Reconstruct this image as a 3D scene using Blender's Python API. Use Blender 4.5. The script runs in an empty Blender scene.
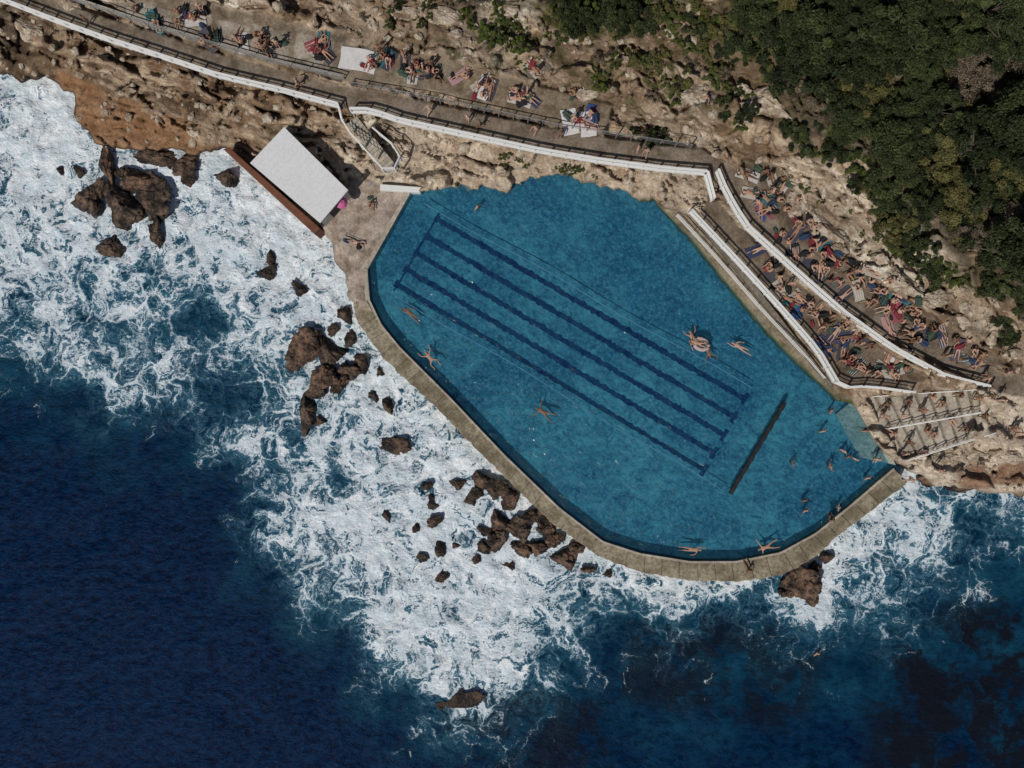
import bpy, bmesh, math, random
import numpy as np
from mathutils import Vector, Matrix, Quaternion
random.seed(7); rng=np.random.default_rng(7)
scene=bpy.context.scene
CAMH=75.0; K=12.0
def W(u,v,z=0.0):
    s=(CAMH-z)/CAMH/K
    return Vector(((u-512)*s,(384-v)*s,z))
# ---------------------------------------------------------------- numpy noise
_perm=np.random.default_rng(3).permutation(256); _perm=np.concatenate([_perm,_perm])
_ang=np.random.default_rng(4).random(256)*2*np.pi; _gx=np.cos(_ang); _gy=np.sin(_ang)
def pn(x,y,seed=0):
    x=np.asarray(x,float)+seed*17.37; y=np.asarray(y,float)+seed*9.71
    xi=np.floor(x).astype(int); yi=np.floor(y).astype(int); xf=x-xi; yf=y-yi
    u=xf*xf*xf*(xf*(xf*6-15)+10); v=yf*yf*yf*(yf*(yf*6-15)+10)
    def g(ix,iy,fx,fy):
        h=_perm[_perm[ix&255]+(iy&255)]; return _gx[h]*fx+_gy[h]*fy
    a=g(xi,yi,xf,yf); b=g(xi+1,yi,xf-1,yf); c=g(xi,yi+1,xf,yf-1); d=g(xi+1,yi+1,xf-1,yf-1)
    return ((a*(1-u)+b*u)*(1-v)+(c*(1-u)+d*u)*v)*1.4
def fbm(x,y,o=4,seed=0):
    t=0;a=1;s=0
    for i in range(o):
        t=t+a*pn(x*2**i,y*2**i,seed+i*3); s+=a; a*=.5
    return t/s*1.5
def worley(x,y,seed=0):
    x=np.asarray(x,float); y=np.asarray(y,float)
    xi=np.floor(x).astype(int); yi=np.floor(y).astype(int)
    f1=np.full(x.shape,9.); f2=np.full(x.shape,9.); idv=np.zeros(x.shape)
    for dx in(-1,0,1):
        for dy in(-1,0,1):
            h=_perm[_perm[(xi+dx+seed)&255]+((yi+dy)&255)]; h2=_perm[(h+57)&255]; h3=_perm[(h+131)&255]
            d=np.hypot(xi+dx+h/255.-x, yi+dy+h2/255.-y)
            n=d<f1; f2=np.where(n,f1,np.minimum(f2,d)); idv=np.where(n,h3/255.,idv); f1=np.where(n,d,f1)
    return f1,f2,idv
def sst(a,b,x):
    t=np.clip((x-a)/(b-a),0,1); return t*t*(3-2*t)
def sd_poly(u,v,poly):
    P=np.array(poly,float); d=np.full(u.shape,1e9); ins=np.zeros(u.shape,bool); n=len(P)
    for i in range(n):
        ax,ay=P[i]; bx,by=P[(i+1)%n]; ex,ey=bx-ax,by-ay
        t=np.clip(((u-ax)*ex+(v-ay)*ey)/(ex*ex+ey*ey+1e-9),0,1)
        d=np.minimum(d,(u-ax-t*ex)**2+(v-ay-t*ey)**2)
        if ay!=by:
            c=((ay>v)!=(by>v))&(u<(bx-ax)*(v-ay)/(by-ay)+ax); ins^=c
    d=np.sqrt(d); return np.where(ins,d,-d)
def d_line(u,v,L):
    d=np.full(u.shape,1e9); zz=np.zeros(u.shape)
    for i in range(len(L)-1):
        ax,ay,az=L[i]; bx,by,bz=L[i+1]; ex,ey=bx-ax,by-ay
        t=np.clip(((u-ax)*ex+(v-ay)*ey)/(ex*ex+ey*ey+1e-9),0,1)
        q=np.hypot(u-ax-t*ex,v-ay-t*ey); m=q<d; d=np.where(m,q,d); zz=np.where(m,az+t*(bz-az),zz)
    return d,zz
def grid_interp(G,u,v,du=64.,dv=48.,v0=0.):
    G=np.array(G,float); R,C=G.shape
    x=np.clip(u/du,0,C-1.001); y=np.clip((v-v0)/dv,0,R-1.001)
    xi=x.astype(int); yi=y.astype(int); a=x-xi; b=y-yi
    a=a*a*(3-2*a)*.5+a*.5; b=b*b*(3-2*b)*.5+b*.5
    return (G[yi,xi]*(1-a)+G[yi,xi+1]*a)*(1-b)+(G[yi+1,xi]*(1-a)+G[yi+1,xi+1]*a)*b
# ---------------------------------------------------------------- plan data
H0=[
[7,7,7,7,7,7,7,7.4,8,8.5,9,10,11,12,13,14,14],
[5.2,5.4,5.6,5.8,6,6.1,6.3,6.6,7,7.5,8,9,10,11,12,13,13],
[3.6,4.2,4.8,5.2,5.4,5.6,5.8,6,6.3,6.8,7.2,8,9.5,10,11.5,12,12],
[1.6,2,2.8,3.8,4.6,5,5,5.2,5.5,5.9,6.3,7,8.5,9,10.5,11,11],
[1,1.1,1.6,2.2,2.6,3,3,3.4,4,4.6,5,5.6,7,8,9,10.5,10.5],
[1,1,1,1,2,1.85,1.85,2.2,2.4,2.6,3.4,4.6,5.4,7,8.5,9.5,10],
[1,1,1,1,1.6,1.85,1.85,1.8,1.8,1.8,2,2.8,4.6,6,7.5,8.5,9],
[1,1,1,1,1.2,1.85,1.8,1.8,1.8,1.8,1.8,2,3.4,5,6.2,7.5,8],
[1,1,1,1,1,1.8,1.8,1.8,1.8,1.8,1.8,1.8,2.4,4,5,6,6.5],
[1,1,1,1,1,1.5,1.5,1.5,1.5,1.5,1.5,1.5,1.8,2.5,4,4.6,5],
[1,1,1,1,1,1.5,1.5,1.5,1.5,1.5,1.5,1.5,1.5,1.6,2.5,3.3,3.8],
[0.8]*13+[1,2.1,2.6,2.2],[0]*17]
POOL=[(410,194),(396,218),(381,244),(367,270),(370,300),(382,325),(400,347),(450,397),(505,455),(560,508),(603,541),(640,553),(690,561),(735,561),(780,552),(815,533),(850,505),(893,468),(872,440),(850,402),(836,400),(795,362),(765,332),(730,290),(690,240),(655,205),(600,186),(556,176),(530,182),(500,192),(455,188)]
NIN=18
OUTER=[(352,300),(357,322),(385,360),(432,404),(492,465),(548,520),(597,556),(638,572),(690,581),(738,582),(784,575),(812,560),(836,538),(870,512),(916,476)]
LAND=[(-9000,60),(-200,70),(0,76),(60,84),(72,95),(75,125),(95,145),(150,152),(205,157),(225,152),(318,230),(334,250),(350,300),(360,312),(450,350),(800,450),(905,468),(935,486),(980,492),(1024,497),(1200,480),(9000,400),(9000,-9000),(-9000,-9000)]
PATH=[(-300,-110,5),(-60,-32,5),(0,-10,5),(60,12,5),(110,30,5),(160,45,5),(220,65,5),(280,80,5),(340,96,5),(372,100,5),(430,113,5.1),(500,128,5.2),(560,140,5.3),(620,150,5.3),(700,160,5.3),(730,176,5.2),(746,205,5.1),(772,232,5),(812,270,4.9),(860,307,4.7),(915,342,4.6),(965,366,4.5),(1010,385,4.4),(1100,400,4.4),(1400,380,4.4)]
ZN=[
([(60,-40),(150,-12),(250,12),(345,36),(352,84),(300,70),(240,56),(130,20)],5.5,3,(.23,.195,.15)),
([(343,44),(455,60),(456,96),(345,80)],5.6,3,(.23,.19,.14)),
([(455,62),(545,88),(612,106),(604,136),(540,122),(455,100)],5.7,3,(.22,.18,.13)),
([(712,195),(745,232),(790,275),(840,318),(890,355),(930,378),(905,388),(842,386),(815,347),(780,307),(735,258),(700,215)],3.8,2,(.16,.13,.10)),
([(655,205),(690,215),(735,265),(780,313),(815,353),(838,390),(850,400),(835,402),(795,362),(765,332),(730,290),(690,240)],2.3,2,(.27,.235,.175)),
([(742,160),(775,168),(815,215),(880,285),(970,342),(1010,368),(960,362),(900,332),(840,290),(790,245),(756,205)],5.3,4,(.15,.12,.09)),
([(348,180),(422,184),(416,196),(398,220),(372,272),(372,310),(352,306),(332,262),(322,228),(335,205)],1.85,2,(.40,.345,.30)),
([(868,399),(976,391),(982,428),(903,459)],.6,2,(.3,.27,.22)),
]
VEG=[(690,20),(760,-20),(830,-100),(3000,-600),(3000,300),(1060,300),(985,296),(935,250),(880,215),(865,165),(800,150),(770,120),(720,110),(700,60)]
VEG2=[(530,-40),(660,-40),(655,30),(600,45),(545,25)]
def hfun(u,v,full=False):
    u=np.atleast_1d(np.asarray(u,float)); v=np.atleast_1d(np.asarray(v,float))
    base=grid_interp(H0,u,v,64,48,-48)
    wu=u+fbm(u/30,v/30,3,5)*14; wv=v+fbm(u/30,v/30,3,9)*12
    ra=u*.96+v*.28; rb=-u*.28+v*.96      # bedding direction follows the coast
    f1,f2,cid=worley((wu*.96+wv*.28)/60,(-wu*.28+wv*.96)/25,3); g1,g2,cid2=worley(wu/19,wv/11,11)
    h=base+fbm(u/70,v/70,4,1)*0.8+(cid-.5)*1.4*sst(0,.2,f2-f1)+(cid2-.5)*.42*sst(0,.25,g2-g1)+fbm(u/9,v/9,4,2)*.12
    h-=0.4*(1-sst(0,.07,f2-f1))
    st=fbm(ra/80,rb/8+fbm(u/40,v/40,2,61),4,62); h+=st*.5*sst(420,330,u)+st*.14
    s=.85; off=fbm(u/90,v/90,2,31)*.6; q=h/s+off; fr=q-np.floor(q); h=.3*h+.7*(s*(np.floor(q)+sst(.72,.95,fr)-off))
    zone=np.zeros(u.shape); zi=np.full(u.shape,-1)
    for i,(poly,z,fe,col) in enumerate(ZN):
        P=np.array(poly); m=(u>P[:,0].min()-20)&(u<P[:,0].max()+20)&(v>P[:,1].min()-20)&(v<P[:,1].max()+20)
        if not m.any(): continue
        d=sd_poly(u[m],v[m],poly)+fbm(u[m]/14,v[m]/14,2,40)*2.0
        w=sst(-fe,fe*.4,d); t=h[m]; t=t*(1-w)+w*((base[m] if z is None else z)+fbm(u[m]/12,v[m]/12,3,41)*.05); h[m]=t
        zz=zone[m]; zone[m]=np.maximum(zz,w); k=zi[m]; k[d>-1]=i; zi[m]=k
    d,zz=d_line(u,v,PATH); w=1-sst(9.5,12.5,d+fbm(u/10,v/10,2,44)*.8); h=h*(1-w)+w*zz
    dl=sd_poly(u,v,LAND)+fbm(u/22,v/22,4,50)*7
    wl=sst(-5,5,dl); rise=sst(0,38,dl)
    rise=np.where(v>250,sst(0,12,dl),rise)
    low=-2.5+(np.minimum(h,0.9+.5*cid)+2.5)*wl
    sea=np.where(zone>.5,-2.5+(h+2.5)*wl,low*(1-rise)+rise*h)
    h=np.where(dl>60,h,sea)
    dp=sd_poly(u,v,POOL); dp=dp+np.where((v<206)&(u>415)&(u<665),fbm(u/12,v/12,3,60)*6,0)
    w=sst(-2.5,1,dp); h=h*(1-w)+w*(-.6)
    if full: return h,zone,zi,1-sst(9,12,d),dl,dp,cid,cid2,st
    return h
def gz(u,v): return float(hfun(u,v)[0])
def gn(u,v,e=6):
    a=hfun(np.array([u-e,u+e,u,u]),np.array([v,v,v-e,v+e])); 
    n=Vector((-(a[1]-a[0])/(2*e/K),(a[3]-a[2])/(2*e/K),1)); n.normalize(); return n
# ---------------------------------------------------------------- mesh helpers
def link(o): scene.collection.objects.link(o); return o
def raw_mesh(name,co,faces,smooth=True):
    co=np.asarray(co,np.float32); faces=np.asarray(faces,np.int32); me=bpy.data.meshes.new(name)
    me.vertices.add(len(co)); me.vertices.foreach_set('co',co.ravel())
    k=faces.shape[1]; me.loops.add(faces.size); me.loops.foreach_set('vertex_index',faces.ravel())
    me.polygons.add(len(faces)); me.polygons.foreach_set('loop_start',np.arange(len(faces),dtype=np.int32)*k)
    me.update(calc_edges=True); me.polygons.foreach_set('use_smooth',np.full(len(faces),smooth)); return me
def grid_faces(nr,nc):
    i=np.arange(nr-1)[:,None]*nc+np.arange(nc-1)[None,:]; i=i.ravel()
    return np.stack([i,i+nc,i+nc+1,i+1],1)
def fattr(me,name,vals):
    a=me.attributes.new(name,'FLOAT','POINT'); a.data.foreach_set('value',np.asarray(vals,np.float32).ravel())
def cattr(me,name,vals):
    a=me.attributes.new(name,'FLOAT_COLOR','POINT'); c=np.ones((len(vals),4),np.float32); c[:,:3]=vals; a.data.foreach_set('color',c.ravel())
def bm_box(bm,M,sx,sy,sz,mat=0):
    r=bmesh.ops.create_cube(bm,size=1,matrix=M@Matrix.Diagonal((sx,sy,sz,1)))
    fs={f for v in r['verts'] for f in v.link_faces}
    for f in fs: f.material_index=mat
    return r['verts']
def beam(bm,a,b,w,h,mat=0):
    a=Vector(a); b=Vector(b); d=b-a; L=d.length
    x=d.normalized(); up=Vector((0,0,1)); y=up.cross(x)
    if y.length<1e-3: y=Vector((0,1,0))
    y.normalize(); z=x.cross(y)
    M=Matrix((( x.x,y.x,z.x,0),(x.y,y.y,z.y,0),(x.z,y.z,z.z,0),(0,0,0,1))); M.translation=(a+b)/2
    return bm_box(bm,M,L,w,h,mat)
def bm_obj(bm,name,mats,bevel=0):
    me=bpy.data.meshes.new(name); bm.normal_update(); bm.to_mesh(me); bm.free()
    for m in mats: me.materials.append(m)
    o=link(bpy.data.objects.new(name,me))
    if bevel:
        b=o.modifiers.new('b','BEVEL'); b.width=bevel; b.segments=2
    return o
def prism(bm,pts,zt,zb,mat=0):
    top=[bm.verts.new(W(u,v,zt)) for u,v in pts]
    bot=[bm.verts.new((t.co.x,t.co.y,zb)) for t in top]
    n=len(pts); f=bm.faces.new(top); f.material_index=mat
    for i in range(n):
        g=bm.faces.new((top[i],bot[i],bot[(i+1)%n],top[(i+1)%n])); g.material_index=mat
    return f
# ---------------------------------------------------------------- materials
class NT:
    def __init__(s,name):
        s.m=bpy.data.materials.new(name); s.m.use_nodes=True; s.t=s.m.node_tree; s.t.nodes.clear()
        s.out=s.n('ShaderNodeOutputMaterial')
    def n(s,ty,**k):
        nd=s.t.nodes.new(ty)
        for a,b in k.items(): setattr(nd,a,b)
        return nd
    def l(s,a,b): s.t.links.new(a,b)
    def put(s,sock,val):
        if hasattr(val,'links') or hasattr(val,'is_output'): s.l(val,sock)
        else:
            try: sock.default_value=val
            except Exception: sock.default_value=(*val,1) if len(val)==3 else val
    def math(s,op,a,b=0,c=0,clamp=False):
        nd=s.n('ShaderNodeMath',operation=op,use_clamp=clamp); s.put(nd.inputs[0],a); s.put(nd.inputs[1],b); s.put(nd.inputs[2],c); return nd.outputs[0]
    def sstep(s,a,b,x):
        nd=s.n('ShaderNodeMapRange',interpolation_type='SMOOTHSTEP'); s.put(nd.inputs[0],x); s.put(nd.inputs[1],a); s.put(nd.inputs[2],b); return nd.outputs[0]
    def mapr(s,x,a,b,c,d):
        nd=s.n('ShaderNodeMapRange'); s.put(nd.inputs[0],x)
        for i,q in enumerate((a,b,c,d)): s.put(nd.inputs[i+1],q)
        return nd.outputs[0]
    def vmath(s,op,a,b):
        nd=s.n('ShaderNodeVectorMath',operation=op); s.put(nd.inputs[0],a)
        if op=='SCALE': s.put(nd.inputs[3],b)
        else: s.put(nd.inputs[1],b)
        return nd.outputs[0]
    def mix(s,f,a,b,mode='MIX'):
        nd=s.n('ShaderNodeMix',data_type='RGBA',blend_type=mode); s.put(nd.inputs[0],f)
        for i,q in((6,a),(7,b)):
            if isinstance(q,(tuple,list)): nd.inputs[i].default_value=(*q[:3],1)
            else: s.l(q,nd.inputs[i])
        return nd.outputs[2]
    def obj(s): return s.n('ShaderNodeTexCoord').outputs['Object']
    def noise(s,vec,sc,det=4,rough=.55,dist=0,out=0):
        nd=s.n('ShaderNodeTexNoise'); s.l(vec,nd.inputs['Vector']); nd.inputs['Scale'].default_value=sc; nd.inputs['Detail'].default_value=det; nd.inputs['Roughness'].default_value=rough; nd.inputs['Distortion'].default_value=dist; return nd.outputs[out]
    def vor(s,vec,sc,feat='DISTANCE_TO_EDGE',out='Distance',d2=False):
        nd=s.n('ShaderNodeTexVoronoi',feature=feat)
        if d2: nd.voronoi_dimensions='2D'
        s.l(vec,nd.inputs['Vector']); nd.inputs['Scale'].default_value=sc; return nd.outputs[out]
    def attr(s,name,out='Fac'):
        nd=s.n('ShaderNodeAttribute'); nd.attribute_name=name; return nd.outputs[out]
    def bump(s,h,st=.5,dist=.1,nrm=None):
        nd=s.n('ShaderNodeBump'); s.put(nd.inputs['Height'],h); nd.inputs['Strength'].default_value=st; nd.inputs['Distance'].default_value=dist
        if nrm: s.l(nrm,nd.inputs['Normal'])
        return nd.outputs[0]
    def pbr(s,col,rough=.8,nrm=None,spec=.3):
        b=s.n('ShaderNodeBsdfPrincipled')
        if isinstance(col,(tuple,list)): b.inputs['Base Color'].default_value=(*col[:3],1)
        else: s.l(col,b.inputs['Base Color'])
        s.put(b.inputs['Roughness'],rough); s.put(b.inputs['Specular IOR Level'],spec)
        if nrm: s.l(nrm,b.inputs['Normal'])
        return b.outputs[0]
    def done(s,sh): s.l(sh,s.out.inputs[0]); return s.m
def simple(name,col,var=.25,sc=3,rough=.8,spec=.3,bump=.2):
    t=NT(name); p=t.obj(); n=t.noise(p,sc,4,.6); c=t.mix(n,tuple(x*(1-var) for x in col),tuple(min(1,x*(1+var)) for x in col))
    n2=t.noise(p,sc*7,2,.6); c=t.mix(t.mapr(n2,.3,.7,0,.35),c,tuple(x*.6 for x in col))
    return t.done(t.pbr(c,rough,t.bump(n2,bump,.03) if bump else None,spec))
def randmat(name,cols,rough=.8,seedmul=1.0,stripes=False):
    t=NT(name); oi=t.n('ShaderNodeObjectInfo').outputs['Random']; r=t.math('FRACT',t.math('MULTIPLY',oi,seedmul))
    cr=t.n('ShaderNodeValToRGB'); cr.color_ramp.interpolation='CONSTANT'; t.l(r,cr.inputs[0])
    e=cr.color_ramp.elements; e[0].color=(*cols[0],1); e[1].position=1/len(cols); e[1].color=(*cols[1],1)
    for i in range(2,len(cols)):
        x=e.new(i/len(cols)); x.color=(*cols[i],1)
    c=cr.outputs[0]
    if stripes:
        p=t.n('ShaderNodeSeparateXYZ'); t.l(t.obj(),p.inputs[0]); w=t.math('GREATER_THAN',t.math('FRACT',t.math('MULTIPLY',p.outputs[0],5.0)),.7)
        on=t.math('GREATER_THAN',t.math('FRACT',t.math('MULTIPLY',oi,37.)),.85); c=t.mix(t.math('MULTIPLY',w,on),c,(.4,.39,.37))
    return t.done(t.pbr(c,rough,None,.2))
# terrain
t=NT('sandstone_ground'); p=t.obj(); c=t.attr('Col','Color')
n1=t.noise(p,1.0,5,.66); n2=t.noise(p,5.5,4,.66); n3=t.noise(p,.35,3,.6)
v1=t.vor(t.vmath('ADD',p,t.vmath('SCALE',t.noise(p,.8,2,.6,out=1),1.8)),.7)
c=t.mix(t.mapr(n1,.42,.64,0,.7),c,t.mix(1.0,c,(.46,.38,.31),'MULTIPLY'))
c=t.mix(t.mapr(n3,.5,.7,0,.5),c,t.mix(1.0,c,(1.35,1.32,1.28),'MULTIPLY'))
c=t.mix(t.mapr(n2,.36,.64,0,.7),t.mix(1.0,c,(1.12,1.11,1.10),'MULTIPLY'),t.mix(1.0,c,(.56,.52,.49),'MULTIPLY'))
rk=t.attr('rock')
cr1=t.math('MULTIPLY',t.math('SUBTRACT',1.0,t.sstep(0,.028,v1)),t.math('MULTIPLY',rk,t.sstep(.46,.6,n3)))
c=t.mix(t.math('MULTIPLY',cr1,.75),c,(.05,.038,.026))
hgt=t.math('ADD',n1,t.math('MULTIPLY',n2,.28))
bp=t.n('ShaderNodeBump'); bp.inputs['Distance'].default_value=.35; t.l(hgt,bp.inputs['Height']); t.l(t.mapr(rk,0,1,.10,.8),bp.inputs['Strength'])
M_GROUND=t.done(t.pbr(c,.9,bp.outputs[0],.1))
# rocks
t=NT('wet_rock'); g=t.n('ShaderNodeNewGeometry'); p=g.outputs['Position']; n1=t.noise(p,1.1,5,.7); n2=t.noise(p,5,5,.7)
c=t.mix(t.sstep(.40,.62,n1),(.045,.030,.022),(.28,.17,.11)); c=t.mix(t.mapr(n2,.38,.66,0,.85),c,t.mix(1.0,c,(.32,.30,.3),'MULTIPLY'))
sz=t.n('ShaderNodeSeparateXYZ'); t.l(p,sz.inputs[0]); wet=t.math('SUBTRACT',1.0,t.sstep(.1,.6,t.math('ADD',sz.outputs[2],t.math('MULTIPLY',t.math('SUBTRACT',n2,.5),.6))))
oi=t.n('ShaderNodeObjectInfo').outputs['Random']; c=t.mix(oi,c,t.mix(1.0,c,(.62,.72,.78),'MULTIPLY'))
c=t.mix(wet,c,t.mix(1.0,c,(.35,.35,.38),'MULTIPLY'))
M_ROCK=t.done(t.pbr(c,t.mapr(wet,0,1,.75,.3),t.bump(t.math('ADD',n1,t.math('MULTIPLY',n2,.5)),1.0,.3),.3))
def concrete(name,a,b,stain=(.07,.065,.03)):
    t=NT(name); p=t.obj(); n=t.noise(p,.6,4,.6); n2=t.noise(p,4,5,.65); n3=t.noise(p,14,2,.6)
    c=t.mix(t.sstep(.35,.65,n),a,b); c=t.mix(t.mapr(n2,.42,.72,0,.85),c,stain); c=t.mix(t.mapr(n3,.4,.8,0,.5),c,tuple(x*.5 for x in a))
    return t.done(t.pbr(c,.85,t.bump(n2,.4,.05),.2))
M_DECK=concrete('weathered_concrete',(.17,.14,.092),(.36,.31,.22),(.075,.062,.038))
M_CONC=concrete('pale_concrete',(.34,.30,.245),(.50,.45,.37),(.2,.17,.13))
M_STEPW=concrete('submerged_step_concrete',(.36,.38,.34),(.55,.56,.50),(.2,.26,.2))
M_CONCD=concrete('dark_concrete',(.16,.14,.11),(.24,.21,.17),(.1,.08,.06))
M_ALGAE=concrete('algae_concrete',(.05,.08,.03),(.14,.15,.07))
M_RUST=simple('rusty_wall',(.14,.055,.03),.5,2)
M_WHITE=simple('white_paint',(.70,.70,.68),.08,2,.6,.3,0)
M_ROOF=simple('white_roof',(.66,.66,.66),.08,1.0,.7,.3,.05)
M_WALLP=simple('render_wall',(.5,.47,.42),.2,1)
M_DARK=simple('dark_timber',(.012,.013,.016),.3,3,.6)
M_GLASS=simple('window_glass',(.02,.03,.04),.1,1,.1,.5,0)
M_GREYM=simple('galvanised_steel',(.2,.2,.2),.1,4,.4)
# sea
t=NT('sea_water'); p=t.obj(); D=t.attr('foam'); T=t.attr('teal'); R=t.attr('reef')
wn=t.noise(p,.25,2,.6,out=1); wp=t.vmath('ADD',p,t.vmath('SCALE',t.vmath('SUBTRACT',wn,(.5,.5,.5)),6.5))
wn2=t.noise(p,1.1,3,.65,out=1); wp=t.vmath('ADD',wp,t.vmath('SCALE',t.vmath('SUBTRACT',wn2,(.5,.5,.5)),1.9))
v1=t.vor(wp,.42,d2=True); v2=t.vor(wp,1.25,d2=True)
rd=t.math('ABSOLUTE',t.math('SUBTRACT',t.noise(wp,.55,3,.6),.5)); rd2=t.math('ABSOLUTE',t.math('SUBTRACT',t.noise(wp,1.9,4,.65),.5))
nA=t.noise(wp,.22,4,.62); nB=t.noise(wp,1.5,5,.72); nC=t.noise(p,8,3,.75); nD=t.noise(wp,.6,3,.6)
e=t.math('MINIMUM',t.math('MULTIPLY',v1,3.8),t.math('ADD',t.math('MULTIPLY',v2,2.8),.22)); e=t.math('MINIMUM',e,t.math('ADD',t.math('MULTIPLY',rd,10.0),.08)); e=t.math('MINIMUM',e,t.math('ADD',t.math('MULTIPLY',rd2,7.0),.42))
f=t.math('SUBTRACT',t.math('MULTIPLY',D,1.62),t.math('MULTIPLY',e,1.38)); f=t.math('ADD',f,t.math('MULTIPLY',t.math('SUBTRACT',nA,.5),2.3)); f=t.math('ADD',f,t.math('MULTIPLY',t.math('SUBTRACT',nD,.5),1.2)); f=t.math('ADD',f,t.math('MULTIPLY',t.math('SUBTRACT',nB,.5),1.5))
f=t.math('ADD',f,t.math('MULTIPLY',t.math('SUBTRACT',nC,.5),.6)); f=t.math('SUBTRACT',f,.32)
f=t.math('SUBTRACT',f,t.math('MULTIPLY',t.math('SUBTRACT',1.0,t.sstep(0,.1,D)),.6))
foam=t.sstep(-.02,.55,f); veil=t.math('MULTIPLY',t.sstep(-.9,.5,f),t.sstep(.05,.5,D))
lo=t.noise(p,.09,3,.6)
navy=t.mix(lo,(.0006,.0052,.022),(.0014,.0120,.044))
rip=t.noise(t.vmath('MULTIPLY',p,(1.,1.7,1)),1.1,4,.72)
navy=t.mix(t.mapr(rip,.42,.7,0,.85),navy,(.003,.024,.070)); navy=t.mix(t.mapr(rip,.5,.3,0,.7),navy,(.0004,.0025,.010))
teal=t.mix(t.mapr(nA,.35,.65,0,1),(.002,.022,.046),(.011,.074,.118)); teal=t.mix(t.mapr(rip,.5,.32,0,.5),teal,(.001,.014,.032))
sea=t.mix(T,navy,teal); sea=t.mix(t.math('MULTIPLY',R,t.sstep(.40,.54,t.noise(wp,.25,4,.65))),sea,(.0065,.0085,.0145))
sea=t.mix(t.math('MULTIPLY',veil,.7),sea,(.075,.19,.265))
fc=t.mix(t.mapr(nB,.40,.62,0,1),(.84,.85,.86),(.50,.57,.61)); vein=t.math('MULTIPLY',t.math('SUBTRACT',1.0,t.sstep(0,.035,rd2)),.5); fc=t.mix(vein,fc,(.33,.43,.49)); fc=t.mix(t.mapr(nC,.42,.68,0,.25),fc,(.36,.44,.5)); fc=t.mix(t.mapr(nD,.45,.62,0,.5),fc,(.40,.50,.56))
col=t.mix(foam,sea,fc)
hg=t.math('ADD',t.math('MULTIPLY',rip,.6),t.math('MULTIPLY',t.noise(p,2.6,3,.65),t.math('MULTIPLY',D,.5)))
M_SEA=t.done(t.pbr(col,t.mapr(foam,0,1,.25,.8),t.bump(hg,.75,.38),.015))
# pool water / floor
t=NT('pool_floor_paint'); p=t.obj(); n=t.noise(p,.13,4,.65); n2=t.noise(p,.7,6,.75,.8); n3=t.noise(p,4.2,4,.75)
c=t.mix(t.sstep(.38,.62,n),(.022,.135,.245),(.11,.35,.43)); c=t.mix(t.mapr(n2,.42,.60,0,.8),c,(.012,.080,.165)); c=t.mix(t.mapr(n3,.46,.66,0,.65),c,(.17,.41,.49))  # mottling noise also paints caustic-like ripple light into the floor colour
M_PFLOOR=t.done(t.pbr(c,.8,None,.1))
t=NT('pool_water'); p=t.obj(); n=t.noise(p,1.8,4,.65,.8); n0=t.noise(p,.2,3,.7)
bmp=t.bump(n,.6,.16)
tr=t.n('ShaderNodeBsdfTransparent'); tr.inputs[0].default_value=(.70,.88,.94,1)
gl=t.n('ShaderNodeBsdfGlossy'); gl.inputs['Roughness'].default_value=.08; t.l(bmp,gl.inputs['Normal'])
df=t.n('ShaderNodeBsdfDiffuse'); t.l(t.mix(t.mapr(n,.35,.65,0,1),t.mix(t.mapr(n0,.4,.6,0,1),(.006,.04,.11),(.015,.10,.17)),(.04,.19,.27)),df.inputs[0]); t.l(bmp,df.inputs['Normal'])  # ripple brightness put into the diffuse colour by noise
m1=t.n('ShaderNodeMixShader'); m1.inputs[0].default_value=.22; t.l(tr.outputs[0],m1.inputs[1]); t.l(df.outputs[0],m1.inputs[2])
fr=t.n('ShaderNodeFresnel'); fr.inputs[0].default_value=1.33; t.l(bmp,fr.inputs['Normal'])
m2=t.n('ShaderNodeMixShader'); t.l(fr.outputs[0],m2.inputs[0]); t.l(m1.outputs[0],m2.inputs[1]); t.l(gl.outputs[0],m2.inputs[2])
M_PWATER=t.done(m2.outputs[0])
M_LINE=simple('lane_line_paint',(.0005,.004,.085),.2,3,.7,.05,0)
M_ROPE=simple('lane_rope',(.07,.22,.33),.1,3,.8,.2,0)
# people
M_SKIN=randmat('skin',[(.38,.225,.155),(.44,.28,.21),(.30,.165,.105),(.18,.10,.065),(.40,.245,.175)],.6,13.)
M_HAIR=randmat('hair',[(.015,.01,.008),(.04,.022,.012),(.15,.10,.05),(.03,.018,.01)],.6,29.)
M_CLOTH=randmat('swimwear',[(.02,.02,.03),(.30,.03,.04),(.03,.06,.22),(.45,.45,.44),(.3,.09,.18),(.02,.12,.12),(.02,.02,.02),(.03,.03,.05)],.8,53.)
M_SHIRT=randmat('shirt_cloth',[(.02,.02,.03),(.5,.5,.5),(.25,.03,.04),(.04,.07,.18),(.1,.1,.1),(.25,.14,.16)],.8,71.)
M_EYE=simple('eye_dark',(.01,.01,.01),0,1,.2)
M_TOWEL=randmat('towel_cloth',[(.45,.43,.41),(.22,.06,.08),(.03,.07,.18),(.34,.22,.23),(.03,.13,.15),(.05,.05,.07),(.06,.06,.07),(.36,.34,.30),(.05,.05,.06),(.04,.05,.10),(.30,.27,.22),(.10,.10,.09)],.95,91.,True)
M_BAG=randmat('bag_cloth',[(.02,.02,.025),(.03,.05,.1),(.18,.03,.04),(.02,.02,.02),(.05,.08,.06)],.8,17.)
M_PINK=simple('pink_fabric',(.5,.12,.28),.1,3)
M_RING=simple('inflatable_vinyl',(.42,.33,.32),.1,3)
def leafmat(name,a,b,d):
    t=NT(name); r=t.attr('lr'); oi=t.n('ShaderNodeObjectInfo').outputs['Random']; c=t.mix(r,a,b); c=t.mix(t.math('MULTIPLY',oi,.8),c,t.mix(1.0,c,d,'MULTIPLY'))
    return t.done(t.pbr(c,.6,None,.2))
L_DK=leafmat('leaf_dark_green',(.008,.015,.007),(.095,.115,.040),(.36,.42,.45))
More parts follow.
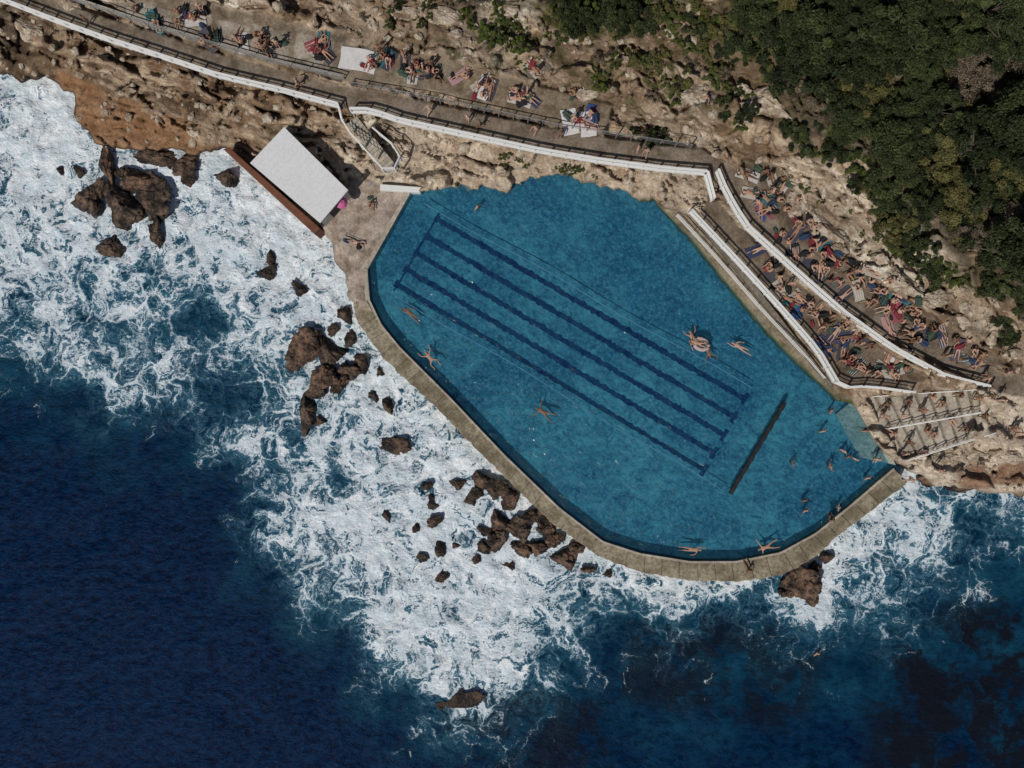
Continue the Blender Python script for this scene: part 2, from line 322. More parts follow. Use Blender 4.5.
L_OL=leafmat('leaf_olive',(.040,.045,.016),(.23,.21,.08),(.65,.65,.55))
L_GY=leafmat('leaf_grey_dry',(.07,.055,.04),(.28,.23,.165),(.75,.7,.65))
L_GR=leafmat('leaf_grass_green',(.035,.055,.012),(.14,.17,.045),(.8,.75,.6))
M_BARK=simple('bark',(.10,.08,.06),.3,5)
# ---------------------------------------------------------------- terrain
def axis(lo,hi,st,far0,far1):
    a=np.arange(lo,hi+.1,st); n=22
    l=lo-np.geomspace(st*1.5,lo-far0,n)[::-1]; r=hi+np.geomspace(st*1.5,far1-hi,n)
    return np.concatenate([l,a,r])
us=axis(-100,1124,1.4,-8000,9000); vs=axis(-80,540,1.4,-8000,1500)
U,V=np.meshgrid(us,vs); sh=U.shape; uf=U.ravel(); vf=V.ravel()
h,zone,zi,pw,dl,dp,cid,cid2,strat=hfun(uf,vf,True)
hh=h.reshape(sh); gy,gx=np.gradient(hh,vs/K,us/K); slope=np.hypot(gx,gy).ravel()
s=(CAMH-h)/CAMH/K
co=np.stack([(uf-512)*s,(384-vf)*s,h],1)
def mixc(a,b,w): return a*(1-w[:,None])+np.array(b)*w[:,None]
nz=fbm(uf/90,vf/90,5,70); nz2=fbm(uf/25,vf/25,5,75); nz3=fbm(uf/7,vf/7,4,79)
C=np.tile(np.array((.38,.305,.225)),(len(uf),1))
C=mixc(C,(.60,.53,.43),sst(-.05,.45,nz+.5*nz2)); C=mixc(C,(.18,.12,.075),sst(.0,.45,-nz*.8+.7*nz2)*.85)
C*= (1+.45*(cid-.5)+.2*(cid2-.5)+.5*np.clip(strat,-.6,.6))[:,None]
lb=sst(380,250,uf)*sst(200,120,vf)
C=mixc(C,(.25,.165,.10),lb*.7*sst(-.35,.3,nz2+.15-strat*.5)); 
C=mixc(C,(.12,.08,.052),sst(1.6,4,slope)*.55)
C=mixc(C,(.05,.04,.027),sst(80,10,uf)*sst(-20,20,vf)*sst(-.4,.1,nz2)*.8)
C=mixc(C,(.055,.038,.026),lb*sst(.0,.4,nz3*.3+nz2*.6-strat*.5)*.75)
sd=lambda poly: sd_poly(uf,vf,poly)
shelf=sst(-6,4,sd([(60,72),(110,96),(180,120),(215,158),(130,155),(88,148),(70,120)])+nz2*8); C=mixc(C,(.28,.155,.08),shelf*.8)
wet=sst(1.1,.3,h); C=mixc(C,(.08,.055,.04),wet*.8)
creamy=sst(-10,10,sd([(395,128),(560,160),(700,180),(720,215),(640,200),(560,178),(500,196),(410,192),(385,160)])+nz2*10); C=mixc(C,(.56,.48,.38),creamy*.7)
creamy=sst(-8,8,sd([(880,440),(985,385),(1100,395),(1100,500),(930,490)])+nz2*8); C=mixc(C,(.62,.55,.45),creamy*.75)
C=mixc(C,(.22,.11,.06),sst(-4,4,sd([(955,468),(1024,462),(1040,485),(965,488)])+nz2*6)*.8)
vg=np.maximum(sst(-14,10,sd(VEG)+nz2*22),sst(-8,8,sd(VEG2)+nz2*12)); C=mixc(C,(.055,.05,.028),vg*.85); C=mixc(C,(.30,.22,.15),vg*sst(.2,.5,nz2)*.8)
dry=sst(-20,15,sd([(560,40),(700,20),(800,60),(760,130),(600,110)])+nz2*25); C=mixc(C,(.20,.14,.09),dry*.65)
brn=sst(-20,15,sd([(340,20),(470,45),(560,60),(620,100),(450,110),(345,90)])+nz2*20); C=mixc(C,(.20,.15,.105),brn*.6)
gp=sst(.18,.45,nz2+.5*nz3)*sst(380,460,uf)*sst(140,90,vf); C=mixc(C,(.08,.085,.035),gp*.7)
for i,(poly,z,fe,col) in enumerate(ZN):
    m=(zi==i).astype(float)*zone; C=mixc(C,col,m*.9)
for x0,y0,x1,y1 in [(140,8,172,40),(176,12,212,46),(218,24,250,56),(254,30,290,62),(296,38,335,70)]:
    m=sst(-.5,1,sd([(x0,y0-6),(x1,y0+3),(x1-3,y1),(x0-3,y1-9)])); C=mixc(C,(.36,.33,.28),m*.9)
C=mixc(C,(.20,.17,.135),pw*.95)
alg=sst(7,0,-dp)*(uf>640)*(vf<405); C=mixc(C,(.07,.09,.04),alg*.8)
fl=np.clip(zone+pw,0,1); C=mixc(C,(.11,.085,.062),fl*sst(.1,.55,nz2+.3*nz3)*.6)
C*= (1+.18*nz3)[:,None]; C=np.clip(C,.01,.70)
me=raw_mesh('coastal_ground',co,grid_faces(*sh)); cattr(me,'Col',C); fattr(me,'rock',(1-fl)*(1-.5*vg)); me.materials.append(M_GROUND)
link(bpy.data.objects.new('ground',me))
# ---------------------------------------------------------------- sea
FG=["99999999900000000","99999999900000000","89999999900000000","98899999900000000","88999999900000000","77778999900000000","75557899990000000",
"46436799999000000","13443788999000000","01135578999000000","00003688999900776","00003788999999533","00001678877657520","00000268742222310","00000047621111100","00000003210000000","00000000100000000"]
FG=[[int(c)/9 for c in r] for r in FG]
us=axis(-160,1184,3,-40000,40000); vs=axis(40,928,3,-30000,40000)
U,V=np.meshgrid(us,vs); uf=U.ravel(); vf=V.ravel()
wu=uf+fbm(uf/70,vf/70,4,80)*34; wv=vf+fbm(uf/70,vf/70,4,84)*34
D=grid_interp(FG,wu,wv)
dro=-sd_poly(uf,vf,[(352,300)]+OUTER[1:]+[(893,468),(400,200)])
D=np.maximum(D,sst(14,0,dro)*.72*(1+fbm(uf/30,vf/30,3,88))*(vf>300)*(uf<960))
for (x,y,r,a) in [(50,330,22,-.3),(200,315,26,-.2),(215,400,22,-.15),(350,465,12,-.5),(455,600,10,-.3),(330,575,14,-.25),(265,455,14,.1),(400,640,22,.15),(140,370,30,.12),(15,200,12,-.25),(380,480,10,-.35),(410,545,14,-.2),(700,610,40,.1)]:
    D=D+a*np.exp(-((wu-x)**2+(wv-y)**2)/(r*r))
D=np.clip(D,0,1)
T=np.clip(grid_interp(FG,wu+0,wv-24)*1.15+grid_interp(FG,wu-30,wv-30)*.25,0,1)
T=np.maximum(T,.42*sst(540,640,uf)*sst(780,640,vf)+.14*sst(420,600,uf)); T=np.clip(T+fbm(uf/50,vf/50,4,90)*.3*(T>.05),0,1)
Rf=np.clip(sst(-30,30,sd_poly(uf,vf,[(880,650),(960,600),(1200,585),(1200,900),(860,900),(870,740)]))+.7*sst(-10,10,sd_poly(uf,vf,[(440,690),(500,680),(600,700),(620,800),(450,800)]))+.75*sst(-10,20,sd_poly(uf,vf,[(640,600),(840,630),(800,740),(600,700)])),0,1)
fade=sst(1600,1100,np.abs(uf-512))*sst(1500,1000,np.abs(vf-384)); D*=fade; T*=fade; Rf*=fade
zz=fbm(uf/60+.3*vf/60,vf/45,3,95)*.16+np.clip(D,0,1)*(fbm(uf/18,vf/18,4,97)*.32)
inp=sd_poly(uf,vf,POOL)>-6; zz=np.where(inp,-.7,zz*fade)
s=1/K
co=np.stack([(uf-512)*s,(384-vf)*s,zz],1)
me=raw_mesh('sea',co,grid_faces(*U.shape)); fattr(me,'foam',D); fattr(me,'teal',T); fattr(me,'reef',Rf); me.materials.append(M_SEA); link(bpy.data.objects.new('sea_water',me))
# ---------------------------------------------------------------- pool
ZW=1.6; ZF=.8; ZD=1.82
def outset(poly,d):
    P=[Vector(q) for q in poly]; out=[]; n=len(P)
    area=sum(P[i].x*P[(i+1)%n].y-P[(i+1)%n].x*P[i].y for i in range(n)); sg=1 if area>0 else -1
    for i in range(n):
        a=(P[i]-P[i-1]).normalized(); b=(P[(i+1)%n]-P[i]).normalized(); na=Vector((a.y,-a.x))*sg; nb=Vector((b.y,-b.x))*sg
        m=(na+nb); m.normalize(); out.append(tuple(P[i]+m*d))
    return out
poolE=bpy.data.objects.new('ocean_pool',None); link(poolE)
def child(o,p): o.parent=p; return o
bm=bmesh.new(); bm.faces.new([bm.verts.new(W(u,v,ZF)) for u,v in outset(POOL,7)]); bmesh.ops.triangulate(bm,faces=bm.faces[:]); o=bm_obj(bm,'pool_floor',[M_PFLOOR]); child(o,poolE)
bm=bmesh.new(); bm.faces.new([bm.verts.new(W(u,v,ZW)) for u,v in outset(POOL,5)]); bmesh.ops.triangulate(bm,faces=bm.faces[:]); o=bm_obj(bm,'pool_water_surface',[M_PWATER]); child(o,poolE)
def strip(bm,a,b,w,z,jit=.0,n=90,mat=0):
    A=W(a[0],a[1],z); B=W(b[0],b[1],z); d=(B-A); L=d.length; d.normalize(); nr=Vector((-d.y,d.x,0)); prev=None
    for i in range(n+1):
        c=A+d*L*i/n; off=random.uniform(-jit,jit); ww=w/2*(1+random.uniform(-.25,.25)*(jit>0)); p=bm.verts.new(c+nr*(ww+off)); q=bm.verts.new(c-nr*(ww-off))
        if prev: f=bm.faces.new((prev[0],p,q,prev[1])); f.material_index=mat
        prev=(p,q)
bm=bmesh.new()
lanes=[((437,219),(745,399)),((427,236),(734,417)),((416,253),(724,435)),((406,269),(714,453)),((397,284),(704,470))]
for k_,(a,b) in enumerate(lanes):
    strip(bm,a,b,.44 if k_<4 else .36,ZF+.012,.05,150)
    d=Vector((b[0]-a[0],b[1]-a[1])).normalized(); nn=Vector((-d.y,d.x))
    for e,ln in((b,6.5),(a,4)):
        strip(bm,(e[0]-nn.x*ln,e[1]-nn.y*ln),(e[0]+nn.x*ln,e[1]+nn.y*ln),.36,ZF+.018,.03,8)
strip(bm,(440,212),(394,291),.18,ZF+.024,.03,30)
child(bm_obj(bm,'lane_lines',[M_LINE]),poolE)
bm=bmesh.new()
for a,b in [((424,203),(752,388)),((387,290),(725,492))]:
    A=W(*a,ZW+.0); B=W(*b,ZW+.0); n=60; prev=None
    nr=(B-A).normalized().cross(Vector((0,0,1)))
    for i in range(n+1):
        q=A.lerp(B,i/n)+nr*math.sin(i*.21)*.1
        if prev: beam(bm,prev,q,.05,.05)
        prev=q
child(bm_obj(bm,'lane_ropes',[M_ROPE]),poolE)
bm=bmesh.new(); A=W(785,402,ZW+.12); B=W(730,494,ZW+.12); beam(bm,A,B,.30,.26)
for i in range(9):
    q=A.lerp(B,(i+.5)/9); bm_box(bm,Matrix.Translation(q-Vector((0,0,.4))),.14,.14,.9); bm_box(bm,Matrix.Translation(q+Vector((0,0,.1)))@Matrix.Rotation(1.03,4,'Z'),.5,.36,.12)
bm_obj(bm,'pool_boom',[M_DARK],.03)
inn=POOL[3:NIN]
def resample(L,n):
    P=[Vector(p) for p in L]; cum=[0]
    for i in range(1,len(P)): cum.append(cum[-1]+(P[i]-P[i-1]).length)
    out=[]
    for k in range(n):
        s=cum[-1]*k/(n-1); j=max(i for i in range(len(cum)) if cum[i]<=s+1e-6); j=min(j,len(P)-2); out.append(P[j].lerp(P[j+1],(s-cum[j])/(cum[j+1]-cum[j])))
    return out
SUB=4; nseg=38
innr=resample(inn[1:],nseg*SUB+1); outr=resample([ (353,302)]+OUTER[1:],nseg*SUB+1)
O=[Vector(p) for p in [(353,302)]+OUTER[1:]]
def nearest(p):
    best=None
    for i in range(len(O)-1):
        a,b=O[i],O[i+1]; e=b-a; t_=max(0,min(1,(p-a).dot(e)/e.dot(e))); q=a+e*t_; d=(q-p).length
        if best is None or d<best[0]: best=(d,q)
    return best[1]
outn=[outr[i].lerp(nearest(innr[i]),.75) for i in range(len(innr))]
bm=bmesh.new()
for k in range(nseg):
    idx=list(range(k*SUB,k*SUB+SUB+1)); a=[innr[i] for i in idx]; b=[outn[i] for i in idx]
    d=(a[1]-a[0]).normalized()*.45
    a=[a[0]+d]+a[1:]; b=[b[0]+d]+b[1:]
    b=[x+(x-y).normalized()*random.uniform(-.9,.6) for x,y in zip(b,a)]
    zt=ZD+random.uniform(-.03,.03)
    prism(bm,[tuple(x) for x in a]+[tuple(x) for x in reversed(b)],zt,-2.5)
sdk=bm_obj(bm,'pool_wall_walkway',[M_DECK],.03)
bm=bmesh.new()
prism(bm,[tuple(x) for x in outset([tuple(p) for p in innr]+[tuple(p) for p in reversed(outn)],-.9)],ZD-.08,-2.5)
child(bm_obj(bm,'wall_core',[M_CONCD]),sdk)
bm=bmesh.new()
for i in range(len(innr)-1):
    a,b=innr[i],innr[i+1]; zt=ZD+.04; nrm=(outn[i]-a).normalized()*1.0; beam(bm,W(a.x+nrm.x,a.y+nrm.y,zt-.1),W(b.x+nrm.x,b.y+nrm.y,zt-.1),.16,.2)
lc=resample([(411,190),(366,270),(368.5,301)],24)
for i in range(23): beam(bm,W(*lc[i],1.5),W(*lc[i+1],1.5),.34,.9)
child(bm_obj(bm,'coping',[M_CONC]),sdk)
EL=[(850,402),(836,400),(795,362),(765,332),(730,290),(690,240),(660,208)]
bm=bmesh.new(); ep=resample(EL,40)
for i in range(39): 
    a,b=ep[i],ep[i+1]; beam(bm,W(a.x+1,a.y-2,ZD-.9),W(b.x+1,b.y-2,ZD-.9),.45+.2*random.random(),1.85+.06*random.random(),0)
child(bm_obj(bm,'algae_edge_wall',[M_ALGAE]),poolE)
# ---------------------------------------------------------------- stairs / amphitheatre
bm=bmesh.new(); n=9; RS=.19
L0,L1=Vector((862,394)),Vector((900,464)); R0,R1=Vector((984,387)),Vector((990,434))
for i in range(n):
    a,b=i/n,(i+1)/n; zt=1.9+i*RS
    P=lambda t_,s_:tuple(L0.lerp(R0,t_).lerp(L1.lerp(R1,t_),s_))
    prism(bm,[P(a,0),P(b,0),P(b,1),P(a,1)],zt,0.2)
    prism(bm,[P(b-.032,0.005),P(b-.004,0.005),P(b-.004,.995),P(b-.032,.995)],zt+.012,zt-.05,1)
bmesh.ops.recalc_face_normals(bm,faces=bm.faces)
bm_obj(bm,'seating_steps',[M_CONC,M_CONCD])
bm=bmesh.new()
for i in range(5):
    a=L0+Vector((-i*5-1,4*i)); b=L1+Vector((-i*7-4,-1.5*i+1)); c=a+Vector((-5,4)); d=b+Vector((-7,-1.5))
    prism(bm,[tuple(a),tuple(b),tuple(d),tuple(c)],(1.72,1.5,1.38,1.24,1.08)[i],ZF-.2)
bmesh.ops.recalc_face_normals(bm,faces=bm.faces)
bm_obj(bm,'pool_entry_steps',[M_STEPW],.02)
for k,tt in enumerate((.04,.5,.96)):
    bm=bmesh.new(); prev=None
    for i in range(n+1):
        q=L0.lerp(L1,tt).lerp(R0.lerp(R1,tt),min(1,(i+.3)/n)); z=1.9+min(i,n-1)*RS
        B=W(q.x,q.y,z); bm_box(bm,Matrix.Translation(B+Vector((0,0,.45))),.06,.06,.9); tp=B+Vector((0,0,.92))
        if prev: beam(bm,prev,tp,.06,.05); beam(bm,prev-Vector((0,0,.45)),tp-Vector((0,0,.45)),.04,.04)
        prev=tp
    bm_obj(bm,'handrail',[M_WHITE])
def staircase(name,a,b,za,zb,w,n,mat=M_CONC):
    bm=bmesh.new(); a=Vector(a); b=Vector(b); d=(b-a); nn=Vector((-d.y,d.x)).normalized()*w/2
    for i in range(n):
        p=a.lerp(b,i/n); q=a.lerp(b,(i+1)/n); prism(bm,[tuple(p+nn),tuple(q+nn),tuple(q-nn),tuple(p-nn)],za+(zb-za)*i/n,min(za,zb)-1)
    bmesh.ops.recalc_face_normals(bm,faces=bm.faces); return bm_obj(bm,name,[mat],.02)
staircase('concrete_staircase',(352,120),(394,172),4.9,1.95,12,17)
staircase('concrete_staircase',(700,218),(832,388),3.4,2.35,5,20,M_CONCD)
# ---------------------------------------------------------------- fences
def fence(pts,zs=None,hgt=1.0,w=.15,name='white_fence',mat=M_WHITE,sp=1.3,solid=True,post=.12,rail=.05):
    L=[Vector(p) for p in pts]; tot=sum((L[i+1]-L[i]).length for i in range(len(L)-1)); n=max(2,int(tot/K/sp)+1); R=resample(pts,n); bm=bmesh.new(); prev=None
    for i,q in enumerate(R):
        z=zs if not isinstance(zs,(tuple,list)) else zs[0]+(zs[1]-zs[0])*i/(n-1)
        if z is None: z=gz(q.x,q.y)
        B=W(q.x,q.y,z); bm_box(bm,Matrix.Translation(B+Vector((0,0,hgt/2-.3))),post,post,hgt+.6)
        tp=B+Vector((0,0,hgt+random.uniform(-.01,.01)))
        if prev:
            beam(bm,prev,tp,w,.07)
            for dz in (.35,.68): beam(bm,prev-Vector((0,0,dz)),tp-Vector((0,0,dz)),rail,rail)
            if solid: beam(bm,prev-Vector((0,0,hgt+.05)),tp-Vector((0,0,hgt+.05)),.2,.3)
        prev=tp
    return bm_obj(bm,name,[mat],.01)
fence([(-80,-26),(0,0),(60,23),(110,41),(160,57),(220,77),(280,91),(340,107)],zs=5.0)
fence([(340,107),(345,128),(388,176),(404,165),(395,148),(356,116)],zs=(5,2.6),w=.12,solid=False)
fence([(352,112),(372,112),(400,122),(470,137),(540,152),(600,162),(660,170),(705,174)],zs=(5.05,5.3),w=.18)
fence([(705,174),(712,200)],zs=(5.3,4.4),w=.2)
fence([(716,172),(724,192),(744,226),(790,268),(840,312),(890,348),(940,375),(984,386)],zs=(5.2,4.5),w=.18)
fence([(690,212),(735,260),(780,309),(815,349),(838,388),(868,386),(910,392)],zs=(3.9,3.8),w=.12)
fence([(676,216),(715,258),(760,310),(800,352),(822,378)],zs=(2.4,2.3),w=.05,solid=False,sp=2,hgt=.8,name='handrail',post=.06)
fence([(60,-3),(160,30),(280,65),(345,80)],zs=5.4,w=.05,solid=False,name='path_railing',mat=M_GREYM,sp=1.5,post=.06)
fence([(352,86),(430,100),(560,128),(690,148)],zs=(5.3,5.5),w=.05,solid=False,name='path_railing',mat=M_GREYM,sp=1.2,post=.08,rail=.025)
bm=bmesh.new(); kp=resample([(60,-6),(160,27),(280,62),(345,77)],30)
for i in range(29): beam(bm,W(*kp[i],5.3),W(*kp[i+1],5.3),.25,.6)
bm_obj(bm,'retaining_kerb',[M_CONC],.03)
# ---------------------------------------------------------------- pump house
RC=[(284,127),(348,190),(320,223),(250,163)]; zr=4.6
E=bpy.data.objects.new('pump_house',None); link(E)
bm=bmesh.new(); prism(bm,RC,zr,zr-.22); bm.faces.new([bm.verts.new((v.co.x,v.co.y,zr-.22)) for v in list(bm.verts)[:4]]); bmesh.ops.recalc_face_normals(bm,faces=bm.faces); child(bm_obj(bm,'roof',[M_ROOF]),E)
bm=bmesh.new(); rv=[W(*p,zr) for p in RC]
for k in range(1,14):
    t_=k/14; A=rv[0].lerp(rv[1],t_); B=rv[3].lerp(rv[2],t_); d=(B-A)*.01; beam(bm,A+d+Vector((0,0,.015)),B-d+Vector((0,0,.015)),.03,.02)
child(bm_obj(bm,'roof_seams',[M_ROOF]),E)
wc=sum((v for v in rv),Vector())/4; wv=[(v-wc)*.94+wc for v in rv]
bm=bmesh.new()
tp=[bm.verts.new((v.x,v.y,zr-.22)) for v in wv]; bt=[bm.verts.new((v.x,v.y,0)) for v in wv]
for i in range(4): bm.faces.new((tp[i],bt[i],bt[(i+1)%4],tp[(i+1)%4]))
child(bm_obj(bm,'walls',[M_WALLP]),E)
bm=bmesh.new(); a,b=wv[3],wv[2]
for k in range(4):
    q=a.lerp(b,.14+.24*k); nr=((a+b)/2-wc); nr.z=0; nr.normalize(); q2=a.lerp(b,.14+.24*k+.1)
    beam(bm,Vector((q.x,q.y,3.3))+nr*.01,Vector((q2.x,q2.y,3.3))+nr*.01,.06,.9)
child(bm_obj(bm,'windows',[M_GLASS]),E)
a,b=wv[1],wv[2]; nr=((a+b)/2-wc); nr.z=0; nr.normalize(); bm=bmesh.new(); A=a.lerp(b,.4)+nr*.01; B=a.lerp(b,.7)+nr*.01; A.z=B.z=2.9; beam(bm,A,B,.06,2.0); child(bm_obj(bm,'door',[M_DARK]),E)
bm=bmesh.new(); prism(bm,[(223,149),(229,147),(320,228),(314,234)],2.6,-2); bm_obj(bm,'rusty_sea_wall',[M_RUST],.05)
bm=bmesh.new(); prism(bm,[(380,184),(421,187),(420,192),(380,190)],2.35,1.0); bm_obj(bm,'white_bench',[M_WHITE],.03)
# ---------------------------------------------------------------- rocks
bmi=bmesh.new(); bmesh.ops.create_icosphere(bmi,subdivisions=5,radius=1); ico=np.array([v.co[:] for v in bmi.verts]); icof=np.array([[v.index for v in f.verts] for f in bmi.faces]); bmi.free()
def rock_mesh(seed):
    r=np.random.default_rng(seed); n=r.normal(size=(10,3)); n/=np.linalg.norm(n,axis=1)[:,None]; n=np.vstack([n,[[r.normal()*.35,r.normal()*.35,1]]]); n/=np.linalg.norm(n,axis=1)[:,None]; d=r.uniform(.5,.95,11); d[-1]=.62
    q=ico@n.T; q=np.where(q>.05,d/np.maximum(q,.05),9); rad=np.minimum(q.min(1),1.35)
    p=ico*rad[:,None]; nn=fbm(p[:,0]*1.8+p[:,2],p[:,1]*1.8-p[:,2]*.7,5,seed)*.14+fbm(p[:,0]*6+p[:,2]*3,p[:,1]*6+p[:,2]*4,3,seed+5)*.05
    f1,f2,c=worley(p[:,0]*1.7+p[:,2],p[:,1]*1.7,seed); nn=nn-.20*(1-sst(0,.12,f2-f1))+(c-.5)*.30
    p=p*(1+nn)[:,None]; p[:,:2]/=max(abs(p[:,0]).max(),abs(p[:,1]).max())
    me=raw_mesh('boulder',p,icof); me.materials.append(M_ROCK); return me
RM=[rock_mesh(100+i) for i in range(12)]
ROCKS=[(93,202,18,22,0,1.3),(140,182,25,14,20,1.2),(126,208,19,20,0,1.5),(150,198,20,22,40,1.1),(165,160,24,12,0,1.0),(183,165,12,10,0,.8),(108,166,7,16,0,1),(122,172,8,8,0,.8),(156,236,11,14,0,1),(112,251,15,13,0,.7),(227,177,10,9,0,.9),(188,178,7,10,0,.6),(268,274,12,9,0,.6),(271,258,6,8,0,.5),(300,289,7,7,0,.5),
(312,348,18,17,10,1.2),(328,352,14,18,0,1.0),(300,360,11,10,0,.8),(324,380,16,11,30,1.0),(338,386,12,10,30,.9),(308,411,12,20,10,1.0),(349,370,14,11,0,.9),(362,362,7,11,0,.8),(314,392,10,8,0,.7),(320,420,7,6,0,.5),(388,406,7,9,0,.6),(373,396,5,5,0,.4),(392,443,17,8,-10,.5),(387,515,4,8,0,.4),(437,521,8,5,0,.4),(433,505,6,4,0,.3),(429,486,6,7,0,.4),(432,498,5,5,0,.3),
(422,556,6,6,0,.5),(440,551,5,8,0,.5),(441,577,7,7,0,.5),(458,485,8,7,-30,.5),(482,480,12,9,0,.9),(496,487,14,12,0,.9),(478,494,8,6,0,.6),(500,522,13,13,0,1.1),(500,540,10,9,0,.8),(518,528,13,11,0,1.0),(530,516,12,11,0,1.0),(545,528,15,13,0,1.1),(537,545,12,10,0,1.0),(522,548,10,9,0,.8),(552,540,10,9,0,.9),(567,559,14,14,0,1.3),(484,547,9,7,0,.5),(486,531,8,5,0,.4),(513,498,12,8,40,.9),(510,566,7,6,0,.3),(574,546,8,7,0,.9),
(800,583,20,17,0,1.5),(790,592,10,9,0,.9),(816,568,9,8,0,1.0),(826,556,8,7,0,.7),(812,590,8,7,0,.7),(460,700,20,10,20,.3),(440,706,8,6,0,.25),(60,170,5,4,0,.3),(80,172,5,6,0,.4),(478,560,5,4,0,.25),(455,545,5,4,0,.25),(415,528,4,4,0,.25),(470,500,6,5,0,.4),(590,570,8,5,0,.5),(608,574,6,4,0,.3),
(930,478,16,8,0,1.2),(958,486,12,6,0,1.0),(990,480,14,7,0,1.2),(1010,488,12,7,0,1),(975,472,11,7,0,1.6),(345,315,8,8,0,.6),(352,340,6,9,0,.5),(380,372,5,6,0,.4),(335,330,6,5,0,.4)]
for i,(u,v,rx,ry,rot,hz) in enumerate(ROCKS):
    o=link(bpy.data.objects.new('boulder',RM[i%12])); o.location=W(u,v,hz*.1); o.scale=(rx/K*1.3,ry/K*1.3,hz*1.05); o.rotation_euler=(random.uniform(-.2,.2),random.uniform(-.2,.2),math.radians(rot)+random.choice([0,math.pi])+random.uniform(-.2,.2))
t=NT('pale_sandstone'); p=t.n('ShaderNodeNewGeometry').outputs['Position']; n1=t.noise(p,1.3,5,.7); n2=t.noise(p,6,4,.7)
c=t.mix(t.sstep(.4,.6,n1),(.53,.46,.37),(.27,.205,.145)); c=t.mix(t.mapr(n2,.4,.65,0,.75),c,t.mix(1.0,c,(.5,.46,.42),'MULTIPLY'))
M_PALE=t.done(t.pbr(c,.9,t.bump(t.math('ADD',n1,t.math('MULTIPLY',n2,.5)),.8,.2),.1))
PM=[m.copy() for m in RM[:6]]
for m in PM: m.materials.clear(); m.materials.append(M_PALE)
LR=[(768,104,34,18,25,1.6),(742,92,14,10,0,1),(822,228,26,14,30,1.1),(800,205,14,16,0,1),(842,250,14,12,0,1),(690,95,14,9,0,.7),(660,110,10,8,0,.5),(850,205,18,10,40,.9),(905,285,20,10,30,.9),(940,300,16,9,0,.8),(960,318,22,10,20,.9),(1000,322,20,14,0,1.2),(830,180,12,12,0,.8),(880,262,16,12,20,1),(630,70,10,7,0,.5),(450,20,22,9,10,.7),(410,12,20,8,0,.6),(500,10,16,8,0,.7),(120,-2,26,9,15,.9),(70,5,16,8,0,.7),(30,30,16,12,0,.8),(590,95,12,7,0,.5),(1010,455,22,9,5,.8),(940,456,18,9,0,.7),(975,452,14,7,0,.6)]
for i,(u,v,rx,ry,rot,hz) in enumerate(LR):
    o=link(bpy.data.objects.new('sandstone_boulder',PM[i%6])); o.location=W(u,v,gz(u,v)-hz*.25); o.scale=(rx/K*1.15,ry/K*1.15,hz*1.1); o.rotation_euler=(0,0,math.radians(-rot))
bmi=bmesh.new(); bmesh.ops.create_icosphere(bmi,subdivisions=2,radius=1); i2=np.array([v.co[:] for v in bmi.verts]); i2f=np.array([[v.index for v in f.verts] for f in bmi.faces]); bmi.free()
N_=1500; ru=rng.uniform(-20,1060,N_*3); rv_=rng.uniform(-30,480,N_*3); hz,zo,zi_,pw_,dl_,dp_,a_,b_,c_=hfun(ru,rv_,True)
ok=(zo<.05)&(pw_<.05)&(dl_>3)&(dp_<-6)&(sd_poly(ru,rv_,VEG)<0); ru=ru[ok][:N_]; rv_=rv_[ok][:N_]; hz=hz[ok][:N_]; vv=[];ff=[]
for i in range(len(ru)):
    r=.06+.30*rng.random()**3; q=i2*(1+rng.normal(size=(len(i2),1))*.14)*np.array([r*rng.uniform(.8,1.6),r*rng.uniform(.8,1.3),r*.7]); a=rng.random()*6.28; ca,sa=math.cos(a),math.sin(a)
    q=np.stack([q[:,0]*ca-q[:,1]*sa,q[:,0]*sa+q[:,1]*ca,q[:,2]],1); c0=W(ru[i],rv_[i],hz[i]); vv.append(q+np.array(c0)+np.array([0,0,r*.15])); ff.append(i2f+i*len(i2))
me=raw_mesh('rubble',np.vstack(vv),np.vstack(ff),False); me.materials.append(M_PALE); link(bpy.data.objects.new('rubble',me))
